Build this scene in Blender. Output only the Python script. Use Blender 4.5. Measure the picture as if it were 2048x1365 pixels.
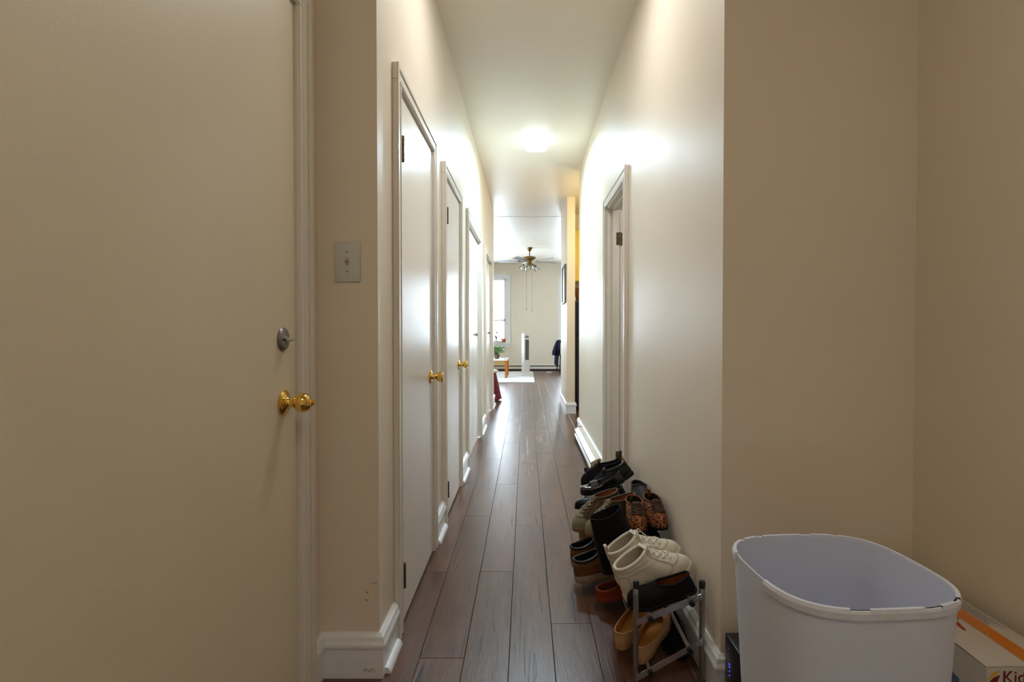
import bpy, bmesh, math, random
from mathutils import Vector, Matrix, Euler
random.seed(7)
PI = math.pi
C = bpy.context.scene.collection
SC = bpy.context.scene
for o in list(bpy.data.objects): bpy.data.objects.remove(o)

# ------------------------------------------------------------ camera, world, lights, exposure
H = 1.12
F = 1060.0
cam = bpy.data.cameras.new('camera'); camo = bpy.data.objects.new('camera', cam); C.objects.link(camo)
camo.location = (0, 0, H)
camo.rotation_euler = (PI/2 - math.atan(18/F), 0, 0)
cam.sensor_width = 36; cam.lens = 36*F/2048
cam.shift_x = -27/2048; cam.shift_y = -7.5/2048
cam.clip_start = 0.02; cam.clip_end = 100
SC.camera = camo
SC.view_settings.view_transform = 'Standard'; SC.view_settings.look = 'None'
SC.view_settings.exposure = 0.35; SC.view_settings.gamma = 1.0
SC.view_settings.use_curve_mapping = False

w = bpy.data.worlds.new('sky'); SC.world = w; w.use_nodes = True
bg = w.node_tree.nodes['Background']; bg.inputs[0].default_value = (0.72, 0.87, 1.0, 1); bg.inputs[1].default_value = 22.0

def area(name, loc, rot, sx, sy, power, col, portal=False, spread=PI):
    l = bpy.data.lights.new(name, 'AREA'); l.shape = 'RECTANGLE'; l.size = sx; l.size_y = sy
    l.energy = power; l.color = col; l.spread = spread
    if portal: l.cycles.is_portal = True
    o = bpy.data.objects.new(name, l); C.objects.link(o); o.location = loc; o.rotation_euler = rot
    return o
def point(name, loc, power, col, r=0.08):
    l = bpy.data.lights.new(name, 'POINT'); l.energy = power; l.color = col; l.shadow_soft_size = r
    o = bpy.data.objects.new(name, l); C.objects.link(o); o.location = loc
    return o
# daylight portals at the living room windows (sampling guides only)
area('window_portal', (-1.02, 14.0, 1.62), (-PI/2, 0, 0), 1.2, 1.8, 1, (1, 1, 1), True)
area('window_portal', (1.50, 14.0, 1.62), (-PI/2, 0, 0), 1.2, 1.8, 1, (1, 1, 1), True)
area('window_portal', (-2.92, 10.9, 1.4), (0, -PI/2, 0), 1.4, 2.4, 1, (1, 1, 1), True)
# hall ceiling lamp's bulb sits in its builder; added fills for entry, near hall and bathroom, then the kitchen lamp:
area('entry_fill_light', (0.15, -0.35, 2.78), (0, 0, 0), 0.7, 0.7, 6.6, (1.0, 0.89, 0.73))  # soft fill added behind the camera for the dim entry, no fixture
area('near_hall_fill_light', (0.06, 2.25, 2.80), (0, 0, 0), 0.35, 0.35, 7.5, (0.93, 0.95, 0.97))  # extra fill added under the ceiling to brighten the hall walls, no fixture
point('bathroom_fill_light', (1.5, 3.2, 2.3), 12, (0.9, 0.97, 1.0), 0.15)  # unseen point light added to brighten the doorway jamb
point('kitchen_lamp_light', (1.25, 6.3, 2.4), 18, (1.0, 0.82, 0.42), 0.12)

# ------------------------------------------------------------ materials
def nodes(name):
    m = bpy.data.materials.new(name); m.use_nodes = True
    nt = m.node_tree; b = nt.nodes['Principled BSDF']
    return m, nt, b
def mat(name, col, rough=0.5, metal=0.0, var=0.06, vscale=6.0, bump=0.0, bscale=200.0, spec=0.5, coat=0.0, rvar=0.0):
    m, nt, b = nodes(name); N = nt.nodes; L = nt.links
    tc = N.new('ShaderNodeTexCoord')
    n = N.new('ShaderNodeTexNoise'); n.inputs['Scale'].default_value = vscale; n.inputs['Detail'].default_value = 4
    L.new(tc.outputs['Object'], n.inputs['Vector'])
    r = N.new('ShaderNodeMapRange'); r.inputs['From Min'].default_value = 0.3; r.inputs['From Max'].default_value = 0.7
    r.inputs['To Min'].default_value = 1-var; r.inputs['To Max'].default_value = 1+var
    L.new(n.outputs['Fac'], r.inputs['Value'])
    mx = N.new('ShaderNodeVectorMath'); mx.operation = 'SCALE'; mx.inputs[0].default_value = col[:3]
    L.new(r.outputs[0], mx.inputs['Scale']); L.new(mx.outputs[0], b.inputs['Base Color'])
    b.inputs['Roughness'].default_value = rough; b.inputs['Metallic'].default_value = metal
    b.inputs['Specular IOR Level'].default_value = spec; b.inputs['Coat Weight'].default_value = coat
    if rvar:
        r2 = N.new('ShaderNodeMapRange'); r2.inputs['To Min'].default_value = rough-rvar; r2.inputs['To Max'].default_value = rough+rvar
        L.new(n.outputs['Fac'], r2.inputs['Value']); L.new(r2.outputs[0], b.inputs['Roughness'])
    if bump:
        n2 = N.new('ShaderNodeTexNoise'); n2.inputs['Scale'].default_value = bscale; n2.inputs['Detail'].default_value = 2
        L.new(tc.outputs['Object'], n2.inputs['Vector'])
        bp = N.new('ShaderNodeBump'); bp.inputs['Strength'].default_value = bump; bp.inputs['Distance'].default_value = 0.002
        L.new(n2.outputs['Fac'], bp.inputs['Height']); L.new(bp.outputs[0], b.inputs['Normal'])
    return m
def emit(name, col, s):
    m, nt, b = nodes(name); b.inputs['Base Color'].default_value = (*col, 1)
    b.inputs['Emission Color'].default_value = (*col, 1); b.inputs['Emission Strength'].default_value = s
    return m
def srgb(r, g, b):
    f = lambda c: (c/255/12.92) if c/255 <= 0.04045 else ((c/255+0.055)/1.055)**2.4
    return (f(r), f(g), f(b))

M = {}
M['wall'] = mat('wall_paint', srgb(238, 226, 207), 0.47, var=0.012, vscale=2.0, bump=0.12, bscale=90, rvar=0.05, spec=0.42)
M['ceil'] = mat('ceiling_paint', srgb(240, 231, 215), 0.42, var=0.01, vscale=2.0, bump=0.10, bscale=30, rvar=0.05)
M['entry_door'] = mat('entry_door_paint', srgb(226, 214, 188), 0.42, var=0.02, vscale=3.0, bump=0.14, bscale=120)
M['door'] = mat('door_paint', srgb(234, 226, 216), 0.30, var=0.02, vscale=4.0, bump=0.15, bscale=60, rvar=0.05)
M['trim'] = mat('trim_paint', srgb(236, 230, 220), 0.32, var=0.02, vscale=14.0, bump=0.03, bscale=80)
M['base'] = mat('baseboard_paint', srgb(240, 243, 247), 0.30, var=0.03, vscale=10.0, bump=0.1, bscale=60)
M['brass'] = mat('polished_brass', (0.83, 0.56, 0.16), 0.12, 1.0, var=0.05)
M['bronze'] = mat('tarnished_hinge', (0.14, 0.10, 0.055), 0.35, 0.9, var=0.5, vscale=60)
M['nickel'] = mat('dull_nickel', (0.30, 0.29, 0.31), 0.35, 1.0, var=0.1)
M['steel'] = mat('brushed_steel', (0.40, 0.40, 0.42), 0.34, 1.0, var=0.08, vscale=30)
M['steelbright'] = mat('bright_steel', (0.60, 0.60, 0.61), 0.28, 0.9, var=0.05, vscale=30)
M['blackplastic'] = mat('black_plastic', (0.012, 0.012, 0.014), 0.35, var=0.1)
M['whiteplastic'] = mat('white_plastic', srgb(222, 228, 246), 0.42, var=0.015, vscale=5, bump=0.03, bscale=40)
M['chip'] = mat('chipped_rim', srgb(228, 233, 246), 0.5, var=0.04, vscale=80)
M['switch'] = mat('switch_plate', srgb(214, 216, 208), 0.35, var=0.02)
M['ivory'] = mat('ivory_toggle', srgb(196, 184, 150), 0.4, var=0.05)
M['dark'] = mat('dark_gap', (0.01, 0.009, 0.008), 0.8, var=0.1)
M['heater'] = mat('heater_enamel', srgb(226, 218, 204), 0.3, var=0.03, bump=0.05)
M['heatend'] = mat('heater_end_cap', srgb(188, 168, 124), 0.45, var=0.1, vscale=30)
M['rug'] = mat('rug_pile', srgb(226, 226, 226), 0.95, var=0.12, vscale=5, bump=0.6, bscale=160)
M['orangewood'] = mat('honey_wood', srgb(176, 100, 20), 0.35, var=0.12, vscale=12)
M['rattan'] = mat('woven_rattan', srgb(170, 140, 84), 0.7, var=0.3, vscale=60)
M['maroon'] = mat('burgundy_cloth', srgb(128, 38, 66), 0.85, var=0.15, vscale=12)
M['terracotta'] = mat('terracotta', srgb(196, 100, 60), 0.8, var=0.1)
M['leaf'] = mat('leaf_green', srgb(120, 150, 86), 0.5, var=0.3, vscale=25)
M['darkleaf'] = mat('dusky_leaf', srgb(80, 82, 96), 0.5, var=0.3, vscale=25)
M['pot'] = mat('brown_pot', srgb(96, 74, 58), 0.6, var=0.1)
M['navy'] = mat('navy_cloth', srgb(30, 26, 56), 0.9, var=0.2, vscale=20)
M['fridge'] = mat('black_enamel', (0.010, 0.010, 0.028), 0.25, var=0.1)
M['oak'] = mat('golden_oak', srgb(246, 216, 108), 0.4, var=0.06, vscale=8)
M['wicker'] = mat('brown_wicker', srgb(150, 110, 74), 0.8, var=0.3, vscale=60)
M['mattewhite'] = mat('matte_white', srgb(248, 248, 248), 0.8, var=0.02)  # plain white of the tabletop and of the painted floor sunlight
M['fanbrass'] = mat('antique_brass', srgb(120, 92, 46), 0.35, 0.7, var=0.15, vscale=20)
M['fanblade'] = mat('weathered_blade', srgb(140, 134, 132), 0.5, var=0.1, vscale=10)
M['picture'] = mat('picture_print', srgb(176, 190, 196), 0.4, var=0.15, vscale=4)
M['frame'] = mat('grey_wood_frame', srgb(120, 112, 108), 0.5, var=0.1)
M['card'] = mat('box_card', srgb(214, 206, 196), 0.55, var=0.03, vscale=12)
M['orange'] = mat('box_orange_print', srgb(226, 128, 16), 0.5, var=0.04)
M['redorange'] = mat('box_red_print', srgb(190, 62, 20), 0.5, var=0.04)
M['red'] = mat('box_red_mark', srgb(190, 24, 20), 0.5, var=0.04)
M['grey'] = mat('box_grey_print', srgb(150, 146, 150), 0.6, var=0.1, vscale=200)
M['blueprint'] = mat('box_blue_print', srgb(90, 110, 140), 0.5, var=0.25, vscale=30)
M['yellow'] = mat('box_yellow_print', srgb(230, 180, 50), 0.5, var=0.04)
M['darkred'] = mat('box_dark_red_letters', srgb(120, 14, 20), 0.5, var=0.04)
M['led'] = emit('blue_indicator', (0.10, 0.08, 1.0), 0.9)
M['purple'] = mat('purple_mark', srgb(120, 90, 180), 0.5, var=0.04)
M['lampglass'] = emit('lit_lamp_glass', (0.74, 0.91, 1.0), 5.0)
M['white'] = mat('gloss_white', srgb(240, 240, 238), 0.3, var=0.02)

def glass_mat(name, tint=(1, 1, 1), ior=1.45):
    m = bpy.data.materials.new(name); m.use_nodes = True; nt = m.node_tree; N = nt.nodes; L = nt.links
    N.clear(); out = N.new('ShaderNodeOutputMaterial'); mx = N.new('ShaderNodeMixShader')
    t = N.new('ShaderNodeBsdfTransparent'); t.inputs[0].default_value = (*tint, 1)
    g = N.new('ShaderNodeBsdfGlossy'); g.inputs['Roughness'].default_value = 0.03
    lw = N.new('ShaderNodeFresnel'); lw.inputs['IOR'].default_value = ior
    L.new(lw.outputs[0], mx.inputs[0]); L.new(t.outputs[0], mx.inputs[1]); L.new(g.outputs[0], mx.inputs[2])
    L.new(mx.outputs[0], out.inputs[0]); return m
M['glass'] = glass_mat('window_glass')
M['shadeglass'] = glass_mat('ribbed_shade_glass', (0.95, 0.94, 0.92), 1.12)

def plank_material():
    m, nt, b = nodes('distressed_walnut_plank'); N = nt.nodes; L = nt.links
    tc = N.new('ShaderNodeTexCoord'); oi = N.new('ShaderNodeObjectInfo')
    off = N.new('ShaderNodeVectorMath'); off.operation = 'MULTIPLY_ADD'
    cmb = N.new('ShaderNodeCombineXYZ')
    for k in range(3): L.new(oi.outputs['Random'], cmb.inputs[k])
    off.inputs[1].default_value = (37, 51, 11); L.new(cmb.outputs[0], off.inputs[0]); L.new(tc.outputs['Object'], off.inputs[2])
    def noise(sx, sy, det, sc=1.0, rough=0.5, dist=0.0):
        mp = N.new('ShaderNodeMapping'); mp.inputs['Scale'].default_value = (sx, sy, 1)
        L.new(off.outputs[0], mp.inputs[0]); n = N.new('ShaderNodeTexNoise')
        n.inputs['Scale'].default_value = sc; n.inputs['Detail'].default_value = det; n.inputs['Roughness'].default_value = rough
        n.inputs['Distortion'].default_value = dist
        L.new(mp.outputs[0], n.inputs['Vector']); return n
    grain = noise(90, 5, 6, rough=0.65, dist=0.6)
    broad = noise(9, 2.2, 3)
    crack = noise(34, 1.5, 4, dist=1.0)
    fine = noise(260, 14, 3)
    r1 = N.new('ShaderNodeValToRGB'); e = r1.color_ramp.elements
    e[0].position = 0.30; e[0].color = (*srgb(66, 40, 28), 1); e[1].position = 0.72; e[1].color = (*srgb(124, 86, 64), 1)
    md = N.new('ShaderNodeMath'); md.operation = 'MULTIPLY_ADD'; md.inputs[1].default_value = 0.55
    L.new(grain.outputs['Fac'], md.inputs[0])
    mb = N.new('ShaderNodeMath'); mb.operation = 'MULTIPLY'; mb.inputs[1].default_value = 0.45
    L.new(broad.outputs['Fac'], mb.inputs[0]); L.new(mb.outputs[0], md.inputs[2]); L.new(md.outputs[0], r1.inputs[0])
    rv = N.new('ShaderNodeMapRange'); rv.inputs['To Min'].default_value = 0.82; rv.inputs['To Max'].default_value = 1.16
    L.new(oi.outputs['Random'], rv.inputs['Value'])
    sc = N.new('ShaderNodeVectorMath'); sc.operation = 'SCALE'; L.new(r1.outputs[0], sc.inputs[0]); L.new(rv.outputs[0], sc.inputs['Scale'])
    rc = N.new('ShaderNodeValToRGB'); e = rc.color_ramp.elements
    e[0].position = 0.345; e[0].color = (1, 1, 1, 1); e[1].position = 0.365; e[1].color = (0, 0, 0, 1)
    L.new(crack.outputs['Fac'], rc.inputs[0])
    mx = N.new('ShaderNodeMixRGB'); mx.inputs[2].default_value = (*srgb(40, 40, 48), 1)
    mf = N.new('ShaderNodeMath'); mf.operation = 'MULTIPLY'; mf.inputs[1].default_value = 0.9
    L.new(rc.outputs[0], mf.inputs[0]); L.new(mf.outputs[0], mx.inputs[0]); L.new(sc.outputs[0], mx.inputs[1])
    L.new(mx.outputs[0], b.inputs['Base Color'])
    rr = N.new('ShaderNodeMapRange'); rr.inputs['To Min'].default_value = 0.22; rr.inputs['To Max'].default_value = 0.40
    L.new(grain.outputs['Fac'], rr.inputs['Value']); L.new(rr.outputs[0], b.inputs['Roughness'])
    ad = N.new('ShaderNodeMath'); ad.operation = 'SUBTRACT'; L.new(fine.outputs['Fac'], ad.inputs[0]); L.new(rc.outputs[0], ad.inputs[1])
    bp = N.new('ShaderNodeBump'); bp.inputs['Strength'].default_value = 0.25; bp.inputs['Distance'].default_value = 0.0015
    L.new(ad.outputs[0], bp.inputs['Height']); L.new(bp.outputs[0], b.inputs['Normal'])
    b.inputs['Specular IOR Level'].default_value = 0.6
    return m
M['plank'] = plank_material()

def leopard_material():
    m, nt, b = nodes('leopard_print_suede'); N = nt.nodes; L = nt.links
    tc = N.new('ShaderNodeTexCoord'); v = N.new('ShaderNodeTexVoronoi'); v.inputs['Scale'].default_value = 120
    n = N.new('ShaderNodeTexNoise'); n.inputs['Scale'].default_value = 60
    ad = N.new('ShaderNodeVectorMath'); ad.operation = 'MULTIPLY_ADD'; ad.inputs[1].default_value = (0.012, 0.012, 0.012)
    L.new(n.outputs['Color'], ad.inputs[0]); L.new(tc.outputs['Object'], ad.inputs[2]); L.new(ad.outputs[0], v.inputs['Vector'])
    L.new(tc.outputs['Object'], n.inputs['Vector'])
    r = N.new('ShaderNodeValToRGB'); e = r.color_ramp.elements
    e[0].position = 0.0; e[0].color = (*srgb(40, 18, 12), 1); e[1].position = 0.47; e[1].color = (*srgb(40, 18, 12), 1)
    x = r.color_ramp.elements.new(0.53); x.color = (*srgb(158, 88, 36), 1)
    L.new(v.outputs['Distance'], r.inputs[0]); L.new(r.outputs[0], b.inputs['Base Color']); b.inputs['Roughness'].default_value = 0.8
    return m
M['leopard'] = leopard_material()
def shoe_mat(name, c, rough=0.7, var=0.12, bump=0.2, coat=0.0): M[name] = mat(name, srgb(*c), rough, var=var, vscale=25, bump=bump, bscale=300, coat=coat, spec=0.5 if coat else 0.28)
shoe_mat('white_leather', (226, 218, 202), 0.5, 0.05)
shoe_mat('white_lining', (200, 190, 172), 0.85, 0.06)
shoe_mat('white_rubber', (222, 212, 194), 0.6, 0.05)
shoe_mat('white_lace', (236, 230, 216), 0.8, 0.04)
shoe_mat('black_suede', (11, 10, 12), 0.85)
shoe_mat('black_leather', (20, 19, 23), 0.38)
shoe_mat('black_patent', (26, 27, 32), 0.15, bump=0.0, coat=0.6)
shoe_mat('black_rubber', (20, 20, 22), 0.6)
shoe_mat('black_lace', (26, 25, 30), 0.8)
shoe_mat('brown_leather', (108, 66, 36), 0.5, 0.25)
shoe_mat('brown_insole', (124, 66, 26), 0.6, 0.2)
shoe_mat('olive_leather', (88, 66, 42), 0.55, 0.2)
shoe_mat('rust_lining', (150, 82, 44), 0.9, 0.35)
shoe_mat('sage_canvas', (140, 136, 112), 0.8, 0.1)
shoe_mat('tan_suede', (146, 116, 72), 0.85, 0.15)
shoe_mat('tan_rubber', (140, 112, 76), 0.65, 0.1)
shoe_mat('beige_rubber', (156, 134, 112), 0.65, 0.1)
shoe_mat('nude_leather', (196, 152, 112), 0.5, 0.05, bump=0.05)
shoe_mat('nude_insole', (192, 134, 66), 0.6, 0.1)
shoe_mat('orange_suede', (142, 56, 24), 0.7, 0.15)
shoe_mat('dark_brown_leather', (40, 30, 27), 0.65, 0.2)
shoe_mat('white_seam', (176, 166, 148), 0.8, 0.05)
shoe_mat('grey_lace', (150, 140, 120), 0.8, 0.2)
shoe_mat('brown_lace', (78, 62, 50), 0.8, 0.2)

# ------------------------------------------------------------ mesh helpers
def obj(name, bm, m, parent=None, smooth=False, loc=None):
    me = bpy.data.meshes.new(name); bmesh.ops.recalc_face_normals(bm, faces=bm.faces[:]); bm.to_mesh(me); bm.free()
    if smooth:
        for p in me.polygons: p.use_smooth = True
        try: me.set_sharp_from_angle(angle=math.radians(40))
        except Exception: pass
    o = bpy.data.objects.new(name, me); C.objects.link(o)
    for mm in (m if isinstance(m, (list, tuple)) else [m]): me.materials.append(mm)
    if parent: o.parent = parent
    if loc: o.location = loc
    return o
def struct(o): o['kind'] = 'structure'; return o
def tag(o, label, cat, group=None):
    o['label'] = label; o['category'] = cat
    if group: o['group'] = group
    return o
def empty(name, loc, rz=0, label=None, cat=None, group=None, rot=None):
    o = bpy.data.objects.new(name, None); C.objects.link(o); o.location = loc
    o.rotation_euler = rot if rot else (0, 0, rz); o.empty_display_size = 0.05
    if label: tag(o, label, cat, group)
    return o
def NB(): return bmesh.new()
def box(bm, x0, x1, y0, y1, z0, z1, bev=0.0, seg=2, mi=0):
    r = bmesh.ops.create_cube(bm, size=1.0); vs = r['verts']
    for v in vs:
        v.co = Vector(((x0+x1)/2 + v.co.x*(x1-x0), (y0+y1)/2 + v.co.y*(y1-y0), (z0+z1)/2 + v.co.z*(z1-z0)))
    fs = list({f for v in vs for f in v.link_faces})
    for f in fs: f.material_index = mi
    if bev > 0:
        es = list({e for v in vs for e in v.link_edges})
        bmesh.ops.bevel(bm, geom=es, offset=bev, segments=seg, affect='EDGES', profile=0.5)
    return vs
def tube(bm, pts, r, n=8, caps=True, closed=False):
    pts = [Vector(p) for p in pts]; rings = []; k = len(pts)
    up = None
    for i, p in enumerate(pts):
        a = pts[(i-1) % k] if (i > 0 or closed) else p; b_ = pts[(i+1) % k] if (i < k-1 or closed) else p
        t = (b_-a).normalized()
        if up is None:
            up = Vector((0, 0, 1)) if abs(t.z) < 0.9 else Vector((1, 0, 0))
        u = t.cross(up).normalized(); v = u.cross(t).normalized(); up = v
        rr = r[i] if isinstance(r, (list, tuple)) else r
        rings.append([bm.verts.new(p + (u*math.cos(2*PI*j/n) + v*math.sin(2*PI*j/n))*rr) for j in range(n)])
    m = k if closed else k-1
    for i in range(m):
        A, B = rings[i], rings[(i+1) % k]
        for j in range(n): bm.faces.new((A[j], A[(j+1) % n], B[(j+1) % n], B[j]))
    if caps and not closed:
        bm.faces.new(rings[0][::-1]); bm.faces.new(rings[-1])
def lathe(bm, prof, n=24, mtx=None, cap=True):
    """prof: list of (r, h) around local z"""
    mtx = mtx or Matrix.Identity(4); rings = []
    for r, h in prof:
        if r < 1e-6: rings.append([bm.verts.new(mtx @ Vector((0, 0, h)))])
        else: rings.append([bm.verts.new(mtx @ Vector((r*math.cos(2*PI*j/n), r*math.sin(2*PI*j/n), h))) for j in range(n)])
    for A, B in zip(rings, rings[1:]):
        for j in range(n):
            if len(A) == 1 and len(B) == 1: continue
            if len(A) == 1: bm.faces.new((A[0], B[j], B[(j+1) % n]))
            elif len(B) == 1: bm.faces.new((A[j], A[(j+1) % n], B[0]))
            else: bm.faces.new((A[j], A[(j+1) % n], B[(j+1) % n], B[j]))
    if cap:
        if len(rings[0]) > 1: bm.faces.new(rings[0][::-1])
        if len(rings[-1]) > 1: bm.faces.new(rings[-1])
def axis_x(loc, sgn=1): return Matrix.Translation(loc) @ Matrix.Rotation(sgn*PI/2, 4, 'Y')
def sweep(bm, path, prof, closed=False):
    """path: 2D wall polyline, room on its right-hand side; prof: closed section of (offset, z)"""
    P = [Vector(p) for p in path]; k = len(P); cols = []
    for d, z in prof:
        row = []
        for i in range(k):
            def nrm(a, b): t = (b-a).normalized(); return Vector((t.y, -t.x))
            n1 = nrm(P[i-1], P[i]) if i > 0 else None; n2 = nrm(P[i], P[i+1]) if i < k-1 else None
            if n1 is None: o = n2*d
            elif n2 is None: o = n1*d
            else:
                s = n1+n2; o = s*(d/(1+n1.dot(n2)))
            row.append(bm.verts.new((P[i].x+o.x, P[i].y+o.y, z)))
        cols.append(row)
    q = len(prof)
    for a in range(q):
        A, B = cols[a], cols[(a+1) % q]
        for i in range(k-1): bm.faces.new((A[i], A[i+1], B[i+1], B[i]))
    bm.faces.new([c[0] for c in cols][::-1]); bm.faces.new([c[-1] for c in cols])
def prism(bm, poly, z0, z1, mtx=None):
    mtx = mtx or Matrix.Identity(4)
    a = [bm.verts.new(mtx @ Vector((x, y, z0))) for x, y in poly]; b = [bm.verts.new(mtx @ Vector((x, y, z1))) for x, y in poly]
    n = len(poly)
    for i in range(n): bm.faces.new((a[i], a[(i+1) % n], b[(i+1) % n], b[i]))
    bm.faces.new(a[::-1]); bm.faces.new(b)

# ------------------------------------------------------------ setting
XL, XR = -0.47, 0.586          # hall walls
YL, YR = 1.689, 1.577          # fronts of the hall walls
XEL, XER = -0.66, 1.159        # entry walls
CZ = 2.835
YEND = 7.85; YRE = 5.80; YF = 14.1
SX0, SX1, SY0, SY1 = 0.544, 0.649, 6.95, 8.12    # stub wall

fl = NB(); box(fl, -3.0, 4.2, -1.6, 14.3, -0.10, -0.012)
floor = struct(obj('floor', fl, mat('subfloor', srgb(60, 46, 38), 0.8)))
# planks run along the hall
PW, PL, X0 = 0.1525, 1.365, -0.0557
def plank_mesh(length, width=PW):
    bm = NB(); g = 0.0006
    x0, x1, y0, y1, z0, z1, c = g, width-g, g, length-g, -0.011, 0.0, 0.0014
    v = [bm.verts.new(p) for p in ((x0, y0, z0), (x1, y0, z0), (x1, y1, z0), (x0, y1, z0), (x0, y0, z1-c), (x1, y0, z1-c), (x1, y1, z1-c), (x0, y1, z1-c),
                                   (x0+c, y0+c, z1), (x1-c, y0+c, z1), (x1-c, y1-c, z1), (x0+c, y1-c, z1))]
    for a in ((0, 1, 5, 4), (1, 2, 6, 5), (2, 3, 7, 6), (3, 0, 4, 7), (4, 5, 9, 8), (5, 6, 10, 9), (6, 7, 11, 10), (7, 4, 8, 11), (8, 9, 10, 11), (3, 2, 1, 0)):
        bm.faces.new([v[i] for i in a])
    me = bpy.data.meshes.new('plank'); bm.to_mesh(me); bm.free(); me.materials.append(M['plank']); return me
pm = plank_mesh(PL)
joints = {-3: 1.05, -2: 1.78-PL, -1: 2.42-PL, 0: 2.99-2*PL, 1: 1.99-PL, 2: 2.92-PL*2, 3: 1.35-PL}
for r in range(-6, 9):
    s = joints.get(r, 0.9 + ((r*0.53) % 1.0)*PL - 2*PL)
    while s > 0.9: s -= PL
    xx = X0 + r*PW
    y = s
    while y < 14.2:
        inside = (y+PL > 0.6) and not (xx+PW < -0.75 and y+PL < 7.6)
        if inside and not (xx > 1.2 and y < 7.5):
            o = bpy.data.objects.new('plank', pm); C.objects.link(o); o.location = (xx, y, 0); o.parent = floor
        y += PL

def wallbox(name, boxes, m=None):
    bm = NB()
    for b_ in boxes: box(bm, *b_)
    return struct(obj(name, bm, m or M['wall']))
# left hall wall with its four door openings
D = [(1.94, 2.64, 2.00), (3.05, 3.72, 2.00), (4.26, 5.42, 2.00), (6.12, 7.20, 2.00)]
T = 0.14
bs = [(XL-T, XL, YL, D[0][0], 0, CZ)]
for i, (a, b_, z) in enumerate(D):
    nx = D[i+1][0] if i < 3 else YEND
    bs.append((XL-T, XL, a, b_, z, CZ)); bs.append((XL-T, XL, b_, nx, 0, CZ))
wallbox('wall_left', bs)
wallbox('wall_entry_left_front', [(XEL-0.15, XL-T, YL, YL+0.12, 0, CZ)])
# entry side wall (with the entry door opening)
ED = (0.60, 1.513, 2.036)
wallbox('wall_entry_left', [(XEL-0.15, XEL, ED[1]+0.012, YL, 0, CZ), (XEL-0.15, XEL, -1.6, ED[0]-0.012, 0, CZ), (XEL-0.15, XEL, ED[0]-0.012, ED[1]+0.012, ED[2]+0.012, CZ)])
# right hall wall with the bathroom opening
RD = (3.10, 3.81, 1.985)
WT = 0.085
wallbox('wall_right', [(XR, XR+WT, YR, RD[0], 0, CZ), (XR, XR+WT, RD[0], RD[1], RD[2], CZ), (XR, XR+WT, RD[1], YRE, 0, CZ)])
wallbox('wall_entry_front', [(XR+WT, XER+0.1, YR, YR+0.1, 0, CZ)])
wallbox('wall_entry_right', [(XER, XER+0.1, -1.6, YR, 0, CZ)])
wallbox('wall_back', [(XEL-0.15, XER+0.1, -1.7, -1.6, 0, CZ)])
wallbox('wall_stub', [(SX0, SX1, SY0, SY1, 0, CZ)])
wallbox('wall_kitchen', [(XR+WT, 3.6, YRE-0.1, YRE, 0, CZ), (3.6, 3.7, YRE-0.1, YF+0.12, 0, CZ), (SX1, 1.9, SY1-0.1, SY1, 0, CZ)])
wallbox('wall_bathroom', [(XR+WT, 2.3, 2.2, 2.3, 0, CZ), (2.3, 2.4, 2.2, 5.7, 0, CZ), (XR+WT, 2.3, 5.5, 5.6, 0, CZ)])
wallbox('wall_living_left', [(-3.05, -2.95, YEND-0.1, 9.7, 0, CZ), (-3.05, -2.95, 12.1, YF+0.1, 0, CZ), (-3.05, -2.95, 9.7, 12.1, 0, 0.7), (-3.05, -2.95, 9.7, 12.1, 2.1, CZ)])
wallbox('wall_living_near', [(-2.95, XL-T, YEND-0.1, YEND, 0, CZ)])
# far wall with two windows
WZ0, WZ1 = 0.74, 2.46
W1 = (-1.62, -0.50); W2 = (0.98, 2.04)
wallbox('wall_far', [(-2.95, W1[0], YF, YF+0.16, 0, CZ), (W1[1], W2[0], YF, YF+0.16, 0, CZ), (W2[1], 3.6, YF, YF+0.16, 0, CZ)] +
        [(a, b_, YF, YF+0.16, z0, z1) for a, b_ in (W1, W2) for z0, z1 in ((0, WZ0), (WZ1, CZ))])
cl = NB(); box(cl, -3.05, 3.7, -1.7, YF+0.2, CZ, CZ+0.1)
struct(obj('ceiling', cl, M['ceil']))
# shallow plaster seam where the living room ceiling starts
cs = NB(); box(cs, XL-2.4, SX0, 8.16, 8.22, CZ-0.003, CZ+0.001, 0.001)
struct(obj('trim_8', cs, M['ceil']))

# baseboards
BP = [(0, 0), (0.015, 0), (0.015, 0.100), (0.0235, 0.103), (0.0235, 0.112), (0.019, 0.122), (0.016, 0.134), (0.009, 0.140), (0.006, 0.144), (0, 0.144)]
QP = [(0.015, 0)] + [(0.015+0.019*math.cos(a*PI/12), 0.021*math.sin(a*PI/12)) for a in range(0, 7)]
def baseboard(name, path, quarter=None):
    bm = NB(); sweep(bm, path, BP); o = struct(obj(name, bm, M['base']))
    for q in (quarter or []):
        b2 = NB(); sweep(b2, q, QP); obj('quarter_round', b2, M['base'], o, smooth=True)
    return o
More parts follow.
